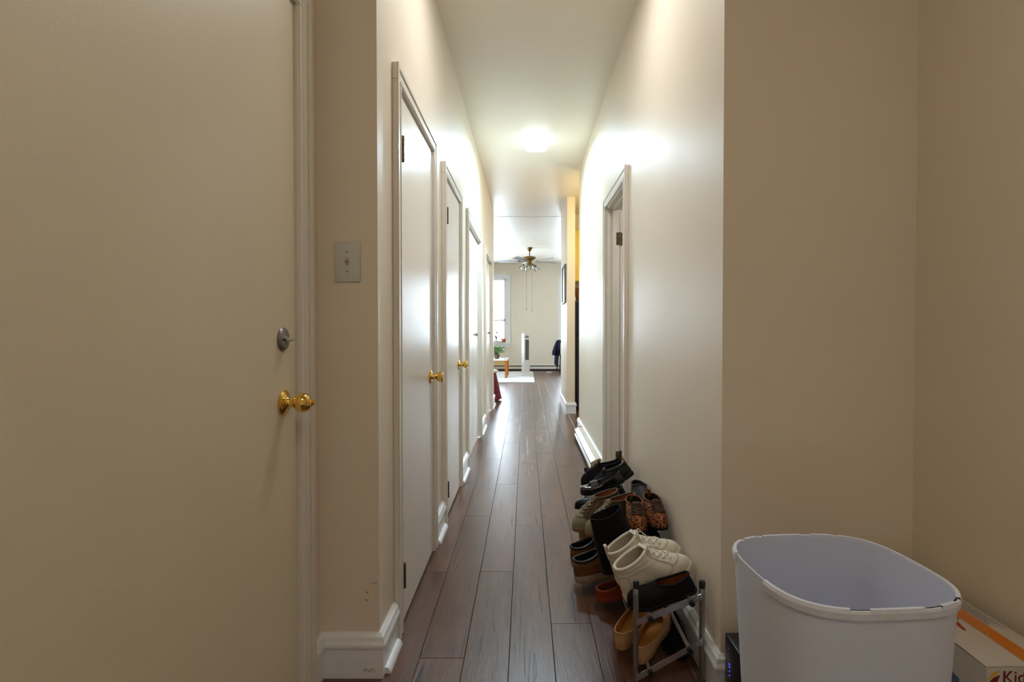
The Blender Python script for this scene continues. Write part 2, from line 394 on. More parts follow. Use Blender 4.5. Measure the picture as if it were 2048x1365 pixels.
# room is on the right-hand side of each path
baseboard('baseboard_left', [(XEL, 1.612), (XEL, YL), (XL, YL), (XL, 1.872)], [[(XL, YL+0.01), (XL, 1.86)]])
baseboard('baseboard_left', [(XL, 2.712), (XL, 2.980)], [[(XL, 2.725), (XL, 2.972)]])
baseboard('baseboard_left', [(XL, 3.792), (XL, 4.188)], [[(XL, 3.805), (XL, 4.18)]])
baseboard('baseboard_left', [(XL, 5.492), (XL, 6.048)], [[(XL, 5.50), (XL, 6.04)]])
baseboard('baseboard_left', [(XL, 7.272), (XL, YEND), (XL-T, YEND)], [[(XL, 7.28), (XL, YEND-0.01)]])
baseboard('baseboard_right', [(XR, 3.028), (XR, YR), (XER, YR), (XER, -1.5)])
baseboard('baseboard_right', [(XR, YRE-0.001), (XR, 3.885)])
baseboard('baseboard_stub', [(SX1+0.0, SY1), (SX0, SY1), (SX0, SY0), (SX1, SY0), (SX1, SY1-0.1)][::-1][1:4][::-1] if False else [(SX0, SY1), (SX0, SY0), (SX1, SY0), (SX1, SY1-0.12)])

# ------------------------------------------------------------ door casings and doors
def casing(name, xw, sgn, y0, y1, ztop, wd=0.060, th=0.0185, m='trim'):
    """moulded casing around an opening; sgn=+1 sticks out towards +x"""
    bm = NB(); xa, xb = xw, xw+sgn*th
    lo, hi = min(xa, xb), max(xa, xb)
    box(bm, lo, hi, y0-wd, y0, 0, ztop-0.0004, 0.002, 1)
    box(bm, lo, hi, y1, y1+wd, 0, ztop-0.0004, 0.002, 1)
    box(bm, lo, hi, y0-wd, y1+wd, ztop, ztop+wd, 0.002, 1)
    # raised outer band and bead
    xc = xb+sgn*0.005; l2, h2 = min(xb, xc), max(xb, xc)
    e = 0.018
    box(bm, l2, h2, y0-wd, y0-wd+e, 0, ztop+wd-e-0.0003, 0.001, 1); box(bm, l2, h2, y1+wd-e, y1+wd, 0, ztop+wd-e-0.0003, 0.001, 1)
    box(bm, l2, h2, y0-wd, y1+wd, ztop+wd-e, ztop+wd, 0.001, 1)
    xd = xb+sgn*0.003; l3, h3 = min(xb, xd), max(xb, xd)
    box(bm, l3, h3, y0-0.012, y0-0.004, 0, ztop+0.0035, 0.001, 1); box(bm, l3, h3, y1+0.004, y1+0.012, 0, ztop+0.0035, 0.001, 1)
    box(bm, l3, h3, y0-0.012, y1+0.012, ztop+0.004, ztop+0.012, 0.001, 1)
    return struct(obj(name, bm, M[m]))
def jamb(parent, x0, x1, y0, y1, ztop, stopx=None, t=0.012):
    bm = NB(); box(bm, x0, x1, y0-0.0005, y0+t, 0, ztop); box(bm, x0, x1, y1-t, y1+0.0005, 0, ztop); box(bm, x0, x1, y0, y1, ztop-t, ztop+0.0005)
    o = obj('jamb', bm, M['trim'], parent)
    if stopx is not None:
        b2 = NB(); s = 0.011
        box(b2, stopx, stopx+0.012, y0+t, y0+t+s, 0, ztop-t); box(b2, stopx, stopx+0.012, y1-t-s, y1-t, 0, ztop-t); box(b2, stopx, stopx+0.012, y0+t, y1-t, ztop-t-s, ztop-t)
        obj('door_stop', b2, M['trim'], parent)
def hinge(parent, x, y, z, sgn=1, hh=0.045, leaf=0.0):
    bm = NB()
    for k in range(5):
        a = z-hh+k*hh*2/5
        lathe(bm, [(0.0055, a+0.0006), (0.0062, a+0.0015), (0.0062, a+hh*2/5-0.0015), (0.0055, a+hh*2/5-0.0006)], 10, Matrix.Translation((x, y, 0)))
    lathe(bm, [(0, z+hh+0.005), (0.004, z+hh+0.003), (0.0065, z+hh)], 10, Matrix.Translation((x, y, 0)), cap=False)
    lathe(bm, [(0.0065, z-hh), (0.004, z-hh-0.003), (0, z-hh-0.005)], 10, Matrix.Translation((x, y, 0)), cap=False)
    box(bm, x-0.007 if sgn > 0 else x-0.001, x-0.003 if sgn > 0 else x+0.003, y-0.003, y+0.011, z-hh, z+hh, 0.0005, 1)
    return obj('hinge', bm, M['bronze'], parent, smooth=True)
def tulip_knob(parent, x, y, z, m='brass', s=1.0):
    bm = NB()
    lathe(bm, [(0.032*s, 0), (0.033*s, 0.003), (0.029*s, 0.007), (0.014*s, 0.010), (0.011*s, 0.024), (0.013*s, 0.030), (0.020*s, 0.036), (0.0255*s, 0.050), (0.027*s, 0.060), (0.0245*s, 0.064), (0.018*s, 0.062), (0.010*s, 0.0615), (0, 0.0615)], 28, axis_x((x, y, z)), cap=False)
    return obj('door_knob', bm, M[m], parent, smooth=True)

def swing_door(name, d, cas, knobz, hz):
    y0, y1, zt = d
    root = struct(empty(name, (XL, y0, 0)))
    P = Vector(root.location)
    def place(o): o.location = o.location - P if False else o.location; o.matrix_parent_inverse = Matrix.Translation(-P); return o
    xf = XL+0.008
    bm = NB(); box(bm, xf-0.035, xf, y0+0.015, y1-0.015, 0.012, zt-0.015, 0.0015, 1); place(obj('door_leaf', bm, M['door'], root))
    bm = NB(); box(bm, XL-T, XL+0.001, y0-0.0005, y0+0.012, 0, zt); box(bm, XL-T, XL+0.001, y1-0.012, y1+0.0005, 0, zt); box(bm, XL-T, XL+0.001, y0, y1, zt-0.012, zt+0.0005)
    place(obj('jamb', bm, M['trim'], root))
    bm = NB(); box(bm, XL-T, XL-T+0.02, y0+0.012, y1-0.012, 0.001, zt-0.012); place(obj('closet_back', bm, M['dark'], root))
    for z in hz: place(hinge(root, XL+0.022, y0+0.006, z))
    place(tulip_knob(root, xf, y1-0.075, knobz))
    bm = NB(); box(bm, xf-0.02, xf+0.0012, y1-0.0165, y1-0.0135, knobz-0.03, knobz+0.03); place(obj('latch_plate', bm, M['brass'], root))
    c = casing(cas, XL, 1, y0, y1, zt)
    return root
swing_door('door_1', D[0], 'trim_1', 0.885, (0.205, 1.775))
swing_door('door_2', D[1], 'trim_2', 0.870, (0.185, 1.768))

def bifold_door(name, d, cas, ky):
    y0, y1, zt = d
    root = struct(empty(name, (XL, y0, 0))); P = Vector(root.location)
    def place(o): o.matrix_parent_inverse = Matrix.Translation(-P); return o
    n = 2; xf = XL-0.012; wv = (y1-y0-0.03)/n
    for k in range(n):
        bm = NB(); a = y0+0.015+k*wv
        box(bm, xf-0.03, xf, a+0.001, a+wv-0.001, 0.014, zt-0.03, 0.0015, 1); place(obj('door_panel', bm, M['door'], root))
    bm = NB(); box(bm, XL-T, XL+0.001, y0-0.0005, y0+0.012, 0, zt); box(bm, XL-T, XL+0.001, y1-0.012, y1+0.0005, 0, zt); box(bm, XL-T, XL+0.001, y0, y1, zt-0.012, zt+0.0005)
    place(obj('jamb', bm, M['trim'], root))
    bm = NB(); box(bm, xf-0.022, xf-0.008, y0+0.013, y1-0.013, zt-0.029, zt-0.012); place(obj('track', bm, M['bronze'], root))
    bm = NB(); lathe(bm, [(0.009, 0), (0.007, 0.008), (0.010, 0.014), (0.015, 0.020), (0.015, 0.026), (0.010, 0.031), (0, 0.032)], 16, axis_x((xf, ky, 1.06)), cap=False)
    place(obj('door_knob', bm, M['nickel'], root, smooth=True))
    casing(cas, XL, 1, y0, y1, zt, wd=0.070)
bifold_door('door_3', D[2], 'trim_3', 4.99)
bifold_door('door_4', D[3], 'trim_4', 6.76)

# entry door, left
root = struct(empty('door_5', (XEL, ED[0], 0))); P = Vector(root.location)
def place(o): o.matrix_parent_inverse = Matrix.Translation(-P); return o
xd = XEL+0.004
bm = NB(); box(bm, xd-0.044, xd, ED[0]+0.002, ED[1]-0.004, 0.01, ED[2]-0.004, 0.0015, 1); place(obj('door_leaf', bm, M['entry_door'], root))
bm = NB()
for a in (0.0, ): pass
box(bm, XEL-0.15, XEL+0.001, ED[1]+0.0005, ED[1]+0.0125, 0, ED[2]+0.01); box(bm, XEL-0.15, XEL+0.001, ED[0]-0.0125, ED[0]-0.0005, 0, ED[2]+0.01); box(bm, XEL-0.15, XEL+0.001, ED[0], ED[1], ED[2]+0.0005, ED[2]+0.0125)
place(obj('jamb', bm, M['trim'], root))
bm = NB(); box(bm, XEL-0.149, XEL-0.10, ED[0], ED[1], 0.001, ED[2]); place(obj('outer_panel', bm, M['dark'], root))
# round knob with thumb turn
bm = NB(); lathe(bm, [(0.0335, 0), (0.0345, 0.003), (0.031, 0.0065), (0.024, 0.009), (0.016, 0.012), (0.0125, 0.018), (0.0125, 0.026), (0.0145, 0.028), (0.0145, 0.031), (0.019, 0.034), (0.0245, 0.041), (0.0268, 0.050), (0.0262, 0.058), (0.0225, 0.066), (0.016, 0.0715), (0.0115, 0.073), (0.011, 0.0765), (0.008, 0.078), (0, 0.078)], 36, axis_x((xd, 1.435, 0.918)), cap=False)
kn = place(obj('door_knob', bm, M['brass'], root, smooth=True))
bm = NB(); box(bm, xd+0.077, xd+0.087, 1.435-0.0018, 1.435+0.0018, 0.918-0.006, 0.918+0.006, 0.0012, 2)
t_ = obj('thumb_turn', bm, M['brass'], kn, smooth=True); t_.matrix_parent_inverse = Matrix.Identity(4)
bm = NB(); lathe(bm, [(0.0315, 0), (0.032, 0.003), (0.029, 0.007), (0.020, 0.0095), (0.010, 0.0105), (0.006, 0.014), (0, 0.014)], 36, axis_x((xd, 1.43, 1.090)), cap=False)
db = place(obj('deadbolt', bm, M['nickel'], root, smooth=True))
bm = NB(); box(bm, xd+0.012, xd+0.028, 1.43-0.013, 1.43+0.013, 1.0875-0.003, 1.0925+0.003, 0.0035, 3)
obj('thumb_turn', bm, M['steelbright'], db, smooth=True)
# entry casing: flat with grooves
bm = NB()
cy0, cy1 = ED[1]+0.004, 1.612
steps = [(0, 0.10, 0.014), (0.004, 0.020, 0.019), (0.026, 0.058, 0.0175), (0.062, 0.092, 0.020)]
for a, b_, t in steps:
    box(bm, XEL-0.0, XEL+t, cy0+a, min(cy0+b_, cy1), 0, ED[2]+0.004+a-0.0005, 0.001, 1)
    box(bm, XEL-0.0, XEL+t, ED[0]-0.10, min(cy0+b_, cy1), ED[2]+0.004+a, ED[2]+0.004+b_, 0.001, 1)
box(bm, XEL, XEL+0.018, ED[0]-0.10, ED[0]-0.004, 0, ED[2]+0.004, 0.001, 1)
struct(obj('trim_5', bm, M['trim']))

# bathroom door opening, right
casing('trim_6', XR, -1, RD[0], RD[1], RD[2], wd=0.068, th=0.018)
root = struct(empty('door_6', (XR+WT, RD[1], 0))); P = Vector(root.location)
bm = NB(); box(bm, XR-0.001, XR+WT+0.001, RD[0]-0.0005, RD[0]+0.012, 0, RD[2]); box(bm, XR-0.001, XR+WT+0.001, RD[1]-0.012, RD[1]+0.0005, 0, RD[2]); box(bm, XR-0.001, XR+WT+0.001, RD[0], RD[1], RD[2]-0.012, RD[2]+0.0005)
place(obj('jamb', bm, M['trim'], root))
bm = NB(); sx = XR+0.036
box(bm, sx, sx+0.012, RD[1]-0.026, RD[1]-0.012, 0, RD[2]-0.012); box(bm, sx, sx+0.012, RD[0]+0.012, RD[0]+0.024, 0, RD[2]-0.012); box(bm, sx, sx+0.012, RD[0], RD[1], RD[2]-0.026, RD[2]-0.012)
place(obj('door_stop', bm, M['trim'], root))
# leaf swung right back along the bathroom side of the wall, its hinge edge to the hall
bm = NB(); box(bm, XR+WT+0.006, XR+WT+0.041, RD[1]+0.004, RD[1]+0.70, 0.012, RD[2]-0.02, 0.002, 1)
place(obj('door_leaf', bm, M['door'], root))
for z in (0.19, 1.76):
    bm = NB(); box(bm, XR+WT-0.022, XR+WT+0.004, RD[1]-0.0145, RD[1]-0.0118, z-0.045, z+0.045, 0.001, 1)
    box(bm, XR+WT+0.010, XR+WT+0.036, RD[1]+0.0005, RD[1]+0.0045, z-0.045, z+0.045, 0.001, 1)
    for q in (-0.03, 0, 0.03): lathe(bm, [(0.0035, -0.001), (0.0035, 0.0015), (0, 0.002)], 8, Matrix.Translation((XR+WT-0.012, RD[1]-0.0145, z+q)) @ Matrix.Rotation(PI/2, 4, 'X'), cap=False)
    lathe(bm, [(0.006, z-0.048), (0.006, z+0.048)], 10, Matrix.Translation((XR+WT+0.006, RD[1]-0.009, 0)))
    place(obj('hinge', bm, M['bronze'], root, smooth=True))

# ------------------------------------------------------------ windows of the living room
def window(name, x0, x1):
    root = struct(empty(name, ((x0+x1)/2, YF, WZ0))); P = Vector(root.location)
    def place(o): o.matrix_parent_inverse = Matrix.Translation(-P); return o
    bm = NB(); cw = 0.10
    box(bm, x0-cw, x0, YF-0.022, YF, WZ0-0.02, WZ1+cw, 0.003, 1); box(bm, x1, x1+cw, YF-0.022, YF, WZ0-0.02, WZ1+cw, 0.003, 1)
    box(bm, x0-cw, x1+cw, YF-0.024, YF, WZ1, WZ1+cw, 0.003, 1); box(bm, x0-cw, x1+cw, YF-0.018, YF, WZ0-0.12, WZ0-0.03, 0.003, 1)
    place(obj('window_casing', bm, M['white'], root))
    bm = NB(); box(bm, x0-cw-0.03, x1+cw+0.03, YF-0.07, YF+0.10, WZ0-0.03, WZ0, 0.004, 2); place(obj('window_sill', bm, M['white'], root))
    bm = NB(); f = 0.03
    box(bm, x0, x0+f, YF+0.0, YF+0.14, WZ0, WZ1); box(bm, x1-f, x1, YF+0.0, YF+0.14, WZ0, WZ1); box(bm, x0, x1, YF, YF+0.14, WZ1-f, WZ1)
    place(obj('window_frame', bm, M['white'], root))
    zm = (WZ0+WZ1)/2
    for nm, yy, z0, z1 in (('lower_sash', YF+0.05, WZ0, zm-0.26), ('upper_sash', YF+0.09, zm-0.28, WZ1-f)):
        bm = NB(); s = 0.045; a, b_ = x0+f, x1-f
        box(bm, a, a+s, yy, yy+0.03, z0, z1, 0.002, 1); box(bm, b_-s, b_, yy, yy+0.03, z0, z1, 0.002, 1)
        box(bm, a, b_, yy, yy+0.03, z0, z0+s, 0.002, 1); box(bm, a, b_, yy, yy+0.03, z1-s*0.7, z1, 0.002, 1)
        box(bm, (a+b_)/2-0.01, (a+b_)/2+0.01, yy+0.005, yy+0.025, z0, z1)
        sash = place(obj('sash', bm, M['white'], root))
        bm = NB(); box(bm, a+s*0.5, b_-s*0.5, yy+0.013, yy+0.017, z0+s*0.5, z1-s*0.4); obj('pane', bm, M['glass'], sash)
    return root
window('window_1', *W1); window('window_2', *W2)
# side window of the living room (out of view, gives the side daylight)
root = struct(empty('window_3', (-2.95, 10.9, 0.7))); P = Vector(root.location)
bm = NB()
for y in (9.7, 10.87, 12.04): box(bm, -3.03, -2.97, y, y+0.06, 0.7, 2.1)
for z in (0.7, 1.37, 2.04): box(bm, -3.03, -2.97, 9.7, 12.1, z, z+0.06)
fr = place(obj('window_frame', bm, M['white'], root))
bm = NB(); box(bm, -3.002, -2.998, 9.72, 12.08, 0.72, 2.08); obj('pane', bm, M['glass'], fr)

# small scuffs and chips on the paint beside the entry door
M['scuff'] = mat('scuff_mark', srgb(92, 66, 52), 0.8, var=0.3, vscale=200)
def scuff(parent, pts, y, r=0.0011):
    bm = NB(); tube(bm, [(x, y, z) for x, z in pts], r, 5); return obj('scuff_mark', bm, M['scuff'], parent)
wl = bpy.data.objects['wall_left']
scuff(wl, [(-0.497, 0.299), (-0.490, 0.302), (-0.476, 0.301)], YL-0.0003, 0.0007)
scuff(wl, [(-0.513, 0.270), (-0.508, 0.273), (-0.506, 0.268)], YL-0.0003)
scuff(wl, [(-0.516, 0.245), (-0.512, 0.248), (-0.508, 0.243)], YL-0.0003)
bl0 = bpy.data.objects['baseboard_left']
for k in range(6): scuff(bl0, [(-0.516+0.006*k, 0.024+0.004*math.sin(k*2.1)), (-0.510+0.006*k, 0.030+0.004*math.cos(k*1.7))], YL-0.0152, 0.0008)

# ------------------------------------------------------------ light switch
sw = empty('light_switch', (-0.5655, YL, 1.331), 0, 'off-white switch plate with ivory toggle on the narrow wall beside the entry door', 'light switch')
bm = NB(); box(bm, -0.041, 0.041, -0.006, 0, -0.064, 0.064, 0.0035, 2); obj('switch_plate', bm, M['switch'], sw, smooth=True)
bm = NB(); box(bm, -0.006, 0.006, -0.0072, -0.005, -0.0125, 0.0125); obj('toggle_slot', bm, M['ivory'], sw)
bm = NB(); vs = box(bm, -0.0042, 0.0042, -0.018, -0.006, -0.004, 0.005, 0.001, 1); bmesh.ops.rotate(bm, verts=bm.verts[:], cent=(0, -0.006, 0), matrix=Matrix.Rotation(math.radians(-28), 3, 'X')); obj('toggle', bm, M['ivory'], sw)
for z in (-0.031, 0.031):
    bm = NB(); lathe(bm, [(0.0032, 0), (0.0032, 0.001), (0.0015, 0.0018), (0, 0.0018)], 10, Matrix.Translation((0, -0.006, z)) @ Matrix.Rotation(PI/2, 4, 'X'), cap=False)
    obj('screw', bm, M['nickel'], sw, smooth=True)

# ------------------------------------------------------------ hall ceiling lamp
lp = empty('ceiling_light', (0.095, 4.85, CZ), 0, 'lit flush square glass lamp on the hallway ceiling', 'ceiling light')
bm = NB(); box(bm, -0.09, 0.09, -0.09, 0.09, -0.018, 0, 0.006, 2); obj('lamp_base', bm, M['white'], lp, smooth=True)
bm = NB()
def sq(r, n=32, e=4.0): return [(r*math.copysign(abs(math.cos(2*PI*i/n))**(2/e), math.cos(2*PI*i/n)), r*math.copysign(abs(math.sin(2*PI*i/n))**(2/e), math.sin(2*PI*i/n))) for i in range(n)]
rings = [[bm.verts.new((x, y, z)) for x, y in sq(r)] for r, z in ((0.112, -0.012), (0.116, -0.03), (0.112, -0.052), (0.10, -0.072), (0.08, -0.084), (0.05, -0.090), (0.015, -0.092))]
for A, B in zip(rings, rings[1:]):
    for j in range(32): bm.faces.new((A[j], A[(j+1) % 32], B[(j+1) % 32], B[j]))
bm.faces.new(rings[-1])
obj('lamp_glass', bm, M['lampglass'], lp, smooth=True)
area('hall_lamp_light', (0.095, 4.85, CZ-0.098), (0, 0, 0), 0.19, 0.19, 25, (0.60, 0.83, 1.0))

# ------------------------------------------------------------ baseboard heaters
def heater(name, p0, length, depth, height, rot, label):
    """local: x along length, y out from wall"""
    root = empty(name, p0, rot, label, 'heater')
    bm = NB()
    prof = [(0, 0), (0.0, height), (0.008, height+0.004), (depth*0.55, height-0.006), (depth, height-0.028), (depth, height-0.034), (depth*0.5, height-0.014), (0.01, height-0.010), (0.006, 0)]
    m = Matrix(((0, 0, 1, 0), (1, 0, 0, 0), (0, 1, 0, 0), (0, 0, 0, 1)))
    prism(bm, prof, 0.012, length-0.012, m); obj('back_and_top', bm, M['heater'], root)
    bm = NB(); prism(bm, [(depth-0.010, 0.038), (depth-0.004, 0.034), (depth+0.002, 0.046), (depth+0.002, height-0.070), (depth-0.008, height-0.060), (depth-0.010, height-0.064), (depth-0.003, height-0.074), (depth-0.003, 0.046)], 0.012, length-0.012, m); obj('front_cover', bm, M['heater'], root)
    bm = NB(); box(bm, 0.012, length-0.012, 0.01, depth-0.012, 0.004, height-0.037); obj('fin_core', bm, M['dark'], root)
    for a in (0, length-0.014):
        bm = NB(); prism(bm, [(0, 0), (0, height+0.005), (0.01, height+0.008), (depth*0.5, height+0.0), (depth+0.003, height-0.024), (depth+0.003, height-0.055), (depth-0.004, height-0.065), (depth+0.004, height-0.085), (depth+0.004, 0.015), (depth-0.008, 0)], a, a+0.014, m); obj('end_cap', bm, M['heatend'], root)
    return root
heater('baseboard_heater', (XR-0.016, 3.96, 0), 1.34, 0.078, 0.135, PI/2, 'cream metal baseboard heater on the hallway floor past the right doorway')
heater('baseboard_heater', (2.5, YF-0.001, 0), 3.7, 0.07, 0.165, PI, 'long beige baseboard heater with dark slot under the far living room window wall')

# ------------------------------------------------------------ shoe rack
rk = empty('shoe_rack', (0.45, 2.3, 0), 0, 'two-tier chrome tube shoe rack along the right hallway wall', 'shoe rack')
RP = Vector(rk.location)
def rp(o): o.matrix_parent_inverse = Matrix.Translation(-RP); return o
NE, FE = 1.66, 3.02
posts = [(0.349, NE), (0.558, NE), (0.345, FE), (0.548, FE)]
ZT = 0.322
for x, y in posts:
    bm = NB(); lathe(bm, [(0.0085, 0.0), (0.0085, ZT-0.045)], 16, Matrix.Translation((x, y, 0)))
    lathe(bm, [(0.0092, ZT-0.05), (0.0092, ZT-0.028), (0.0082, ZT-0.026), (0.0082, ZT-0.018)], 16, Matrix.Translation((x, y, 0)))
    p = rp(obj('post', bm, M['steel'], rk, smooth=True))
    bm = NB(); lathe(bm, [(0.0098, ZT-0.022), (0.0100, ZT-0.004), (0.008, ZT+0.001), (0, ZT+0.002)], 16, Matrix.Translation((x, y, 0)), cap=False); obj('cap', bm, M['blackplastic'], p, smooth=True)
tiers = [((0.392, 0.212), (0.520, 0.263)), ((0.392, 0.042), (0.515, 0.112))]
for (fx, fz), (bx, bz) in tiers:
    for yy, s in ((NE, -1), (FE, 1)):
        bm = NB(); x0, x1 = 0.349, 0.556
        sl = (bz-fz)/(bx-fx); z0 = fz+(x0-fx)*sl; z1 = fz+(x1-fx)*sl
        ya, yb = (yy-0.0115, yy-0.0095) if s < 0 else (yy+0.0095, yy+0.0115)
        vs = [bm.verts.new(q) for q in ((x0, ya, z0-0.010), (x1, ya, z1-0.010), (x1, ya, z1+0.010), (x0, ya, z0+0.010), (x0, yb, z0-0.010), (x1, yb, z1-0.010), (x1, yb, z1+0.010), (x0, yb, z0+0.010))]
        for q in ((0, 1, 2, 3), (7, 6, 5, 4), (0, 4, 5, 1), (1, 5, 6, 2), (2, 6, 7, 3), (3, 7, 4, 0)): bm.faces.new([vs[i] for i in q])
        for xx in (x1-0.004, x1-0.016): lathe(bm, [(0.003, 0), (0.002, 0.002), (0, 0.0025)], 8, Matrix.Translation((xx, ya, fz+(xx-fx)*sl)) @ Matrix.Rotation(PI/2, 4, 'X'), cap=False)
        rp(obj('bracket', bm, M['steelbright'], rk))
    for (qx, qz) in ((fx, fz), (bx, bz)):
        mid = 2.25
        bm = NB(); tube(bm, [(qx, NE-0.010, qz), (qx, mid, qz)], 0.0062, 12); tube(bm, [(qx, mid-0.02, qz), (qx, FE+0.010, qz)], 0.0078, 12)
        rl = rp(obj('rail', bm, M['steelbright'], rk, smooth=True))
        for ye in (NE, FE):
            e = -1 if ye == NE else 1
            bm = NB(); tube(bm, [(qx, ye+e*0.008, qz-0.004), (qx, ye+e*0.024, qz-0.004)], 0.0088, 12); obj('rail_cap', bm, M['blackplastic'], rl, smooth=True)

# ------------------------------------------------------------ shoes
def outline(L, W, th, g, pw=0.62):
    c, s = math.cos(th), math.sin(th)
    t = (1+c)/2
    wv = W/2*interp(g, t)
    return Vector((L*t, math.copysign(abs(s)**pw, s)*wv))
def interp(tab, t):
    for (a, va), (b_, vb) in zip(tab, tab[1:]):
        if t <= b_:
            u = (t-a)/(b_-a); u = u*u*(3-2*u); return va+(vb-va)*u
    return tab[-1][1]
G = [(0, 0.80), (0.15, 0.82), (0.40, 0.74), (0.70, 1.0), (0.88, 0.92), (1.0, 0.70)]
GP = [(0, 0.80), (0.15, 0.80), (0.40, 0.70), (0.70, 1.0), (0.88, 0.78), (1.0, 0.40)]
def shoe(name, label, loc, rot, L=0.27, W=0.098, sole=0.022, toeh=0.055, rim=(0.065, 0.058, 0.033), zback=0.075, zfront=0.085, dip=0.01,
         upper='white_leather', lining='white_lining', solem='white_rubber', lacem=None, lace_t=(0.5, 0.62, 0.74, 0.86, 0.95), lace_a=0.55,
         heel=0.0, spring=0.012, tab=None, tongue=0.0, padr=0.004, g=None, group=None, strap=None, insole=None, bulge=0.006, cat='shoe', toecap=None, stripe=None, seam=None):
    g = g or G
    root = empty(name, loc, 0, label, cat, group, rot=rot)
    cx, ra, rb = rim
    def bz(t): return spring*max(0, (t-0.65)/0.35)**2 + heel*max(0, (0.55-t)/0.55)**0.8 if heel else spring*max(0, (t-0.65)/0.35)**2
    def S(th, t):
        B = outline(L, W, th, g); b = Vector((B.x, B.y, bz(B.x/L)+sole))
        c, s = math.cos(th), math.sin(th); u = (1+c)/2
        R = Vector((cx+ra*c, rb*math.copysign(abs(s)**0.85, s), 0))
        hb = heel if heel else 0
        R.z = sole + hb*(1-u)*0.9 + zback+(zfront-zback)*u - dip*abs(s)**2
        k = max(0, c)**1.3
        p1 = b + Vector(((0.004*c)*(1-k) - 0.004*k, math.copysign(bulge, s)*abs(s), (R.z-b.z)*0.40*(1-k) + toeh*1.15*k))
        dv = b-R; dv.z = 0; ex = max(0.0, (R.z-b.z)-toeh); tl = min(1.0, max(0.0, (zfront-toeh-0.02)/0.09))
        p2 = R + Vector((dv.x*(0.12*(1-k)+(0.42-0.36*tl)*k), dv.y*(0.15), -(R.z-b.z)*0.35*(1-k) - ex*(0.50+0.55*tl)*k))
        a = 1-t
        return b*a**3 + p1*3*a*a*t + p2*3*a*t*t + R*t**3
    N_, M_ = 44, 16
    ths = [2*PI*i/N_ for i in range(N_)]
    def grid(bm, fn, ts, mi=0):
        rings = [[bm.verts.new(fn(th, t)) for th in ths] for t in ts]
        for A, B in zip(rings, rings[1:]):
            for j in range(N_): bm.faces.new((A[j], A[(j+1) % N_], B[(j+1) % N_], B[j]))
        return rings
    bm = NB(); grid(bm, S, [i/(M_-1) for i in range(M_)])
    if toecap:
        for f in bm.faces:
            c_ = f.calc_center_median()
            if c_.x > L*0.74: f.material_index = 1
    obj('upper', bm, [M[upper]] + ([M[toecap]] if toecap else []), root, smooth=True)
    # padded collar
    bm = NB(); rimpts = [S(th, 1.0) for th in ths]; tube(bm, rimpts, padr, 8, closed=True); obj('collar', bm, M[upper if not stripe else stripe], root, smooth=True)
    # lining and insole
    bm = NB()
    def I(th, t):
        p = S(th, t); q = Vector((cx*0.3+p.x*0.7 if False else p.x, p.y, p.z))
        q.x = L*0.5+(p.x-L*0.5)*0.955 if t < 0.95 else cx+(p.x-cx)*(0.97)
        q.y = p.y*(0.90 if t < 0.95 else 0.97); q.z = max(p.z-0.004, sole+0.001+bz(p.x/L)) if t < 0.95 else p.z+0.001
        return q
    rr = grid(bm, I, [1.0, 0.9, 0.75, 0.6, 0.4, 0.25, 0.12, 0.03])
    obj('lining', bm, M[lining], root, smooth=True)
    bm = NB(); vs = [bm.verts.new(Vector((L*0.5+(outline(L, W, th, g).x-L*0.5)*0.94, outline(L, W, th, g).y*0.88, 0))) for th in ths]
    for v in vs: v.co.z = sole+0.004+bz(v.co.x/L)
    for j in range(1, N_//2-1): bm.faces.new((vs[j], vs[j+1], vs[N_-j-1], vs[N_-j]))
    bm.faces.new((vs[N_//2-1], vs[N_//2], vs[N_//2+1]))
    bm.faces.new((vs[0], vs[1], vs[N_-1]))
    obj('insole', bm, M[insole or lining], root, smooth=True)
    # sole
    bm = NB()
    def B_(th, k, z):
        p = outline(L+0.006, W*1.05*k+0.002, th, g); p.x = L*0.5 + (p.x-L*0.5)*k - 0.003
        return Vector((p.x, p.y, max(z, 0) + bz(min(max(p.x/L, 0), 1))))
    rs = [[bm.verts.new(B_(th, k, z)) for th in ths] for k, z in ((0.93, 0.0), (0.985, sole*0.15), (1.0, sole*0.5), (1.0, sole*0.9), (0.985, sole*1.06))]
    for A, B in zip(rs, rs[1:]):
        for j in range(N_): bm.faces.new((A[j], A[(j+1) % N_], B[(j+1) % N_], B[j]))
    bm.faces.new(rs[0][::-1]); bm.faces.new(rs[-1])
    if heel:
        pts = [(0.004+0.028*(1-math.cos(a*PI/8))*0.9, W*0.36*math.sin(a*PI/8)*1.0) for a in range(0, 9)]
        pl = [(x, y) for x, y in pts] + [(0.055, -y*0.0) for x, y in []] + [(x, -y) for x, y in pts[::-1][1:-1]]
        a_ = [bm.verts.new((x*0.8+0.004, y*0.8, 0)) for x, y in pl]; b_ = [bm.verts.new((x, y, heel*0.95+0.001)) for x, y in pl]
        n = len(pl)
        for i in range(n): bm.faces.new((a_[i], a_[(i+1) % n], b_[(i+1) % n], b_[i]))
        bm.faces.new(a_[::-1]); bm.faces.new(b_)
    obj('sole', bm, M[solem], root, smooth=True)
    if seam:
        bm = NB()
        def so(th, t): return S(th, t) + Vector((0.0008*math.cos(th), math.copysign(0.0010, math.sin(th)), 0.0006))
        for tt in (0.84, 0.70): tube(bm, [so(PI-2.15+4.3*q/24, tt) for q in range(25)], 0.0011, 5)
        for sg in (-1, 1):
            tube(bm, [so(sg*(0.62+0.25*q/10), 0.96-0.62*q/10) for q in range(11)], 0.0011, 5)
            tube(bm, [so(sg*(0.95+1.0*q/10), 0.34-0.14*math.sin(PI*q/10)) for q in range(11)], 0.0011, 5)
            tube(bm, [so(sg*(2.35+0.15*q/6), 0.66*(1-q/6)) for q in range(7)], 0.0011, 5)
        tube(bm, [so(-0.95+1.9*q/16, 0.36) for q in range(17)], 0.0011, 5)
        obj('stitched_seams', bm, M[seam], root, smooth=True)
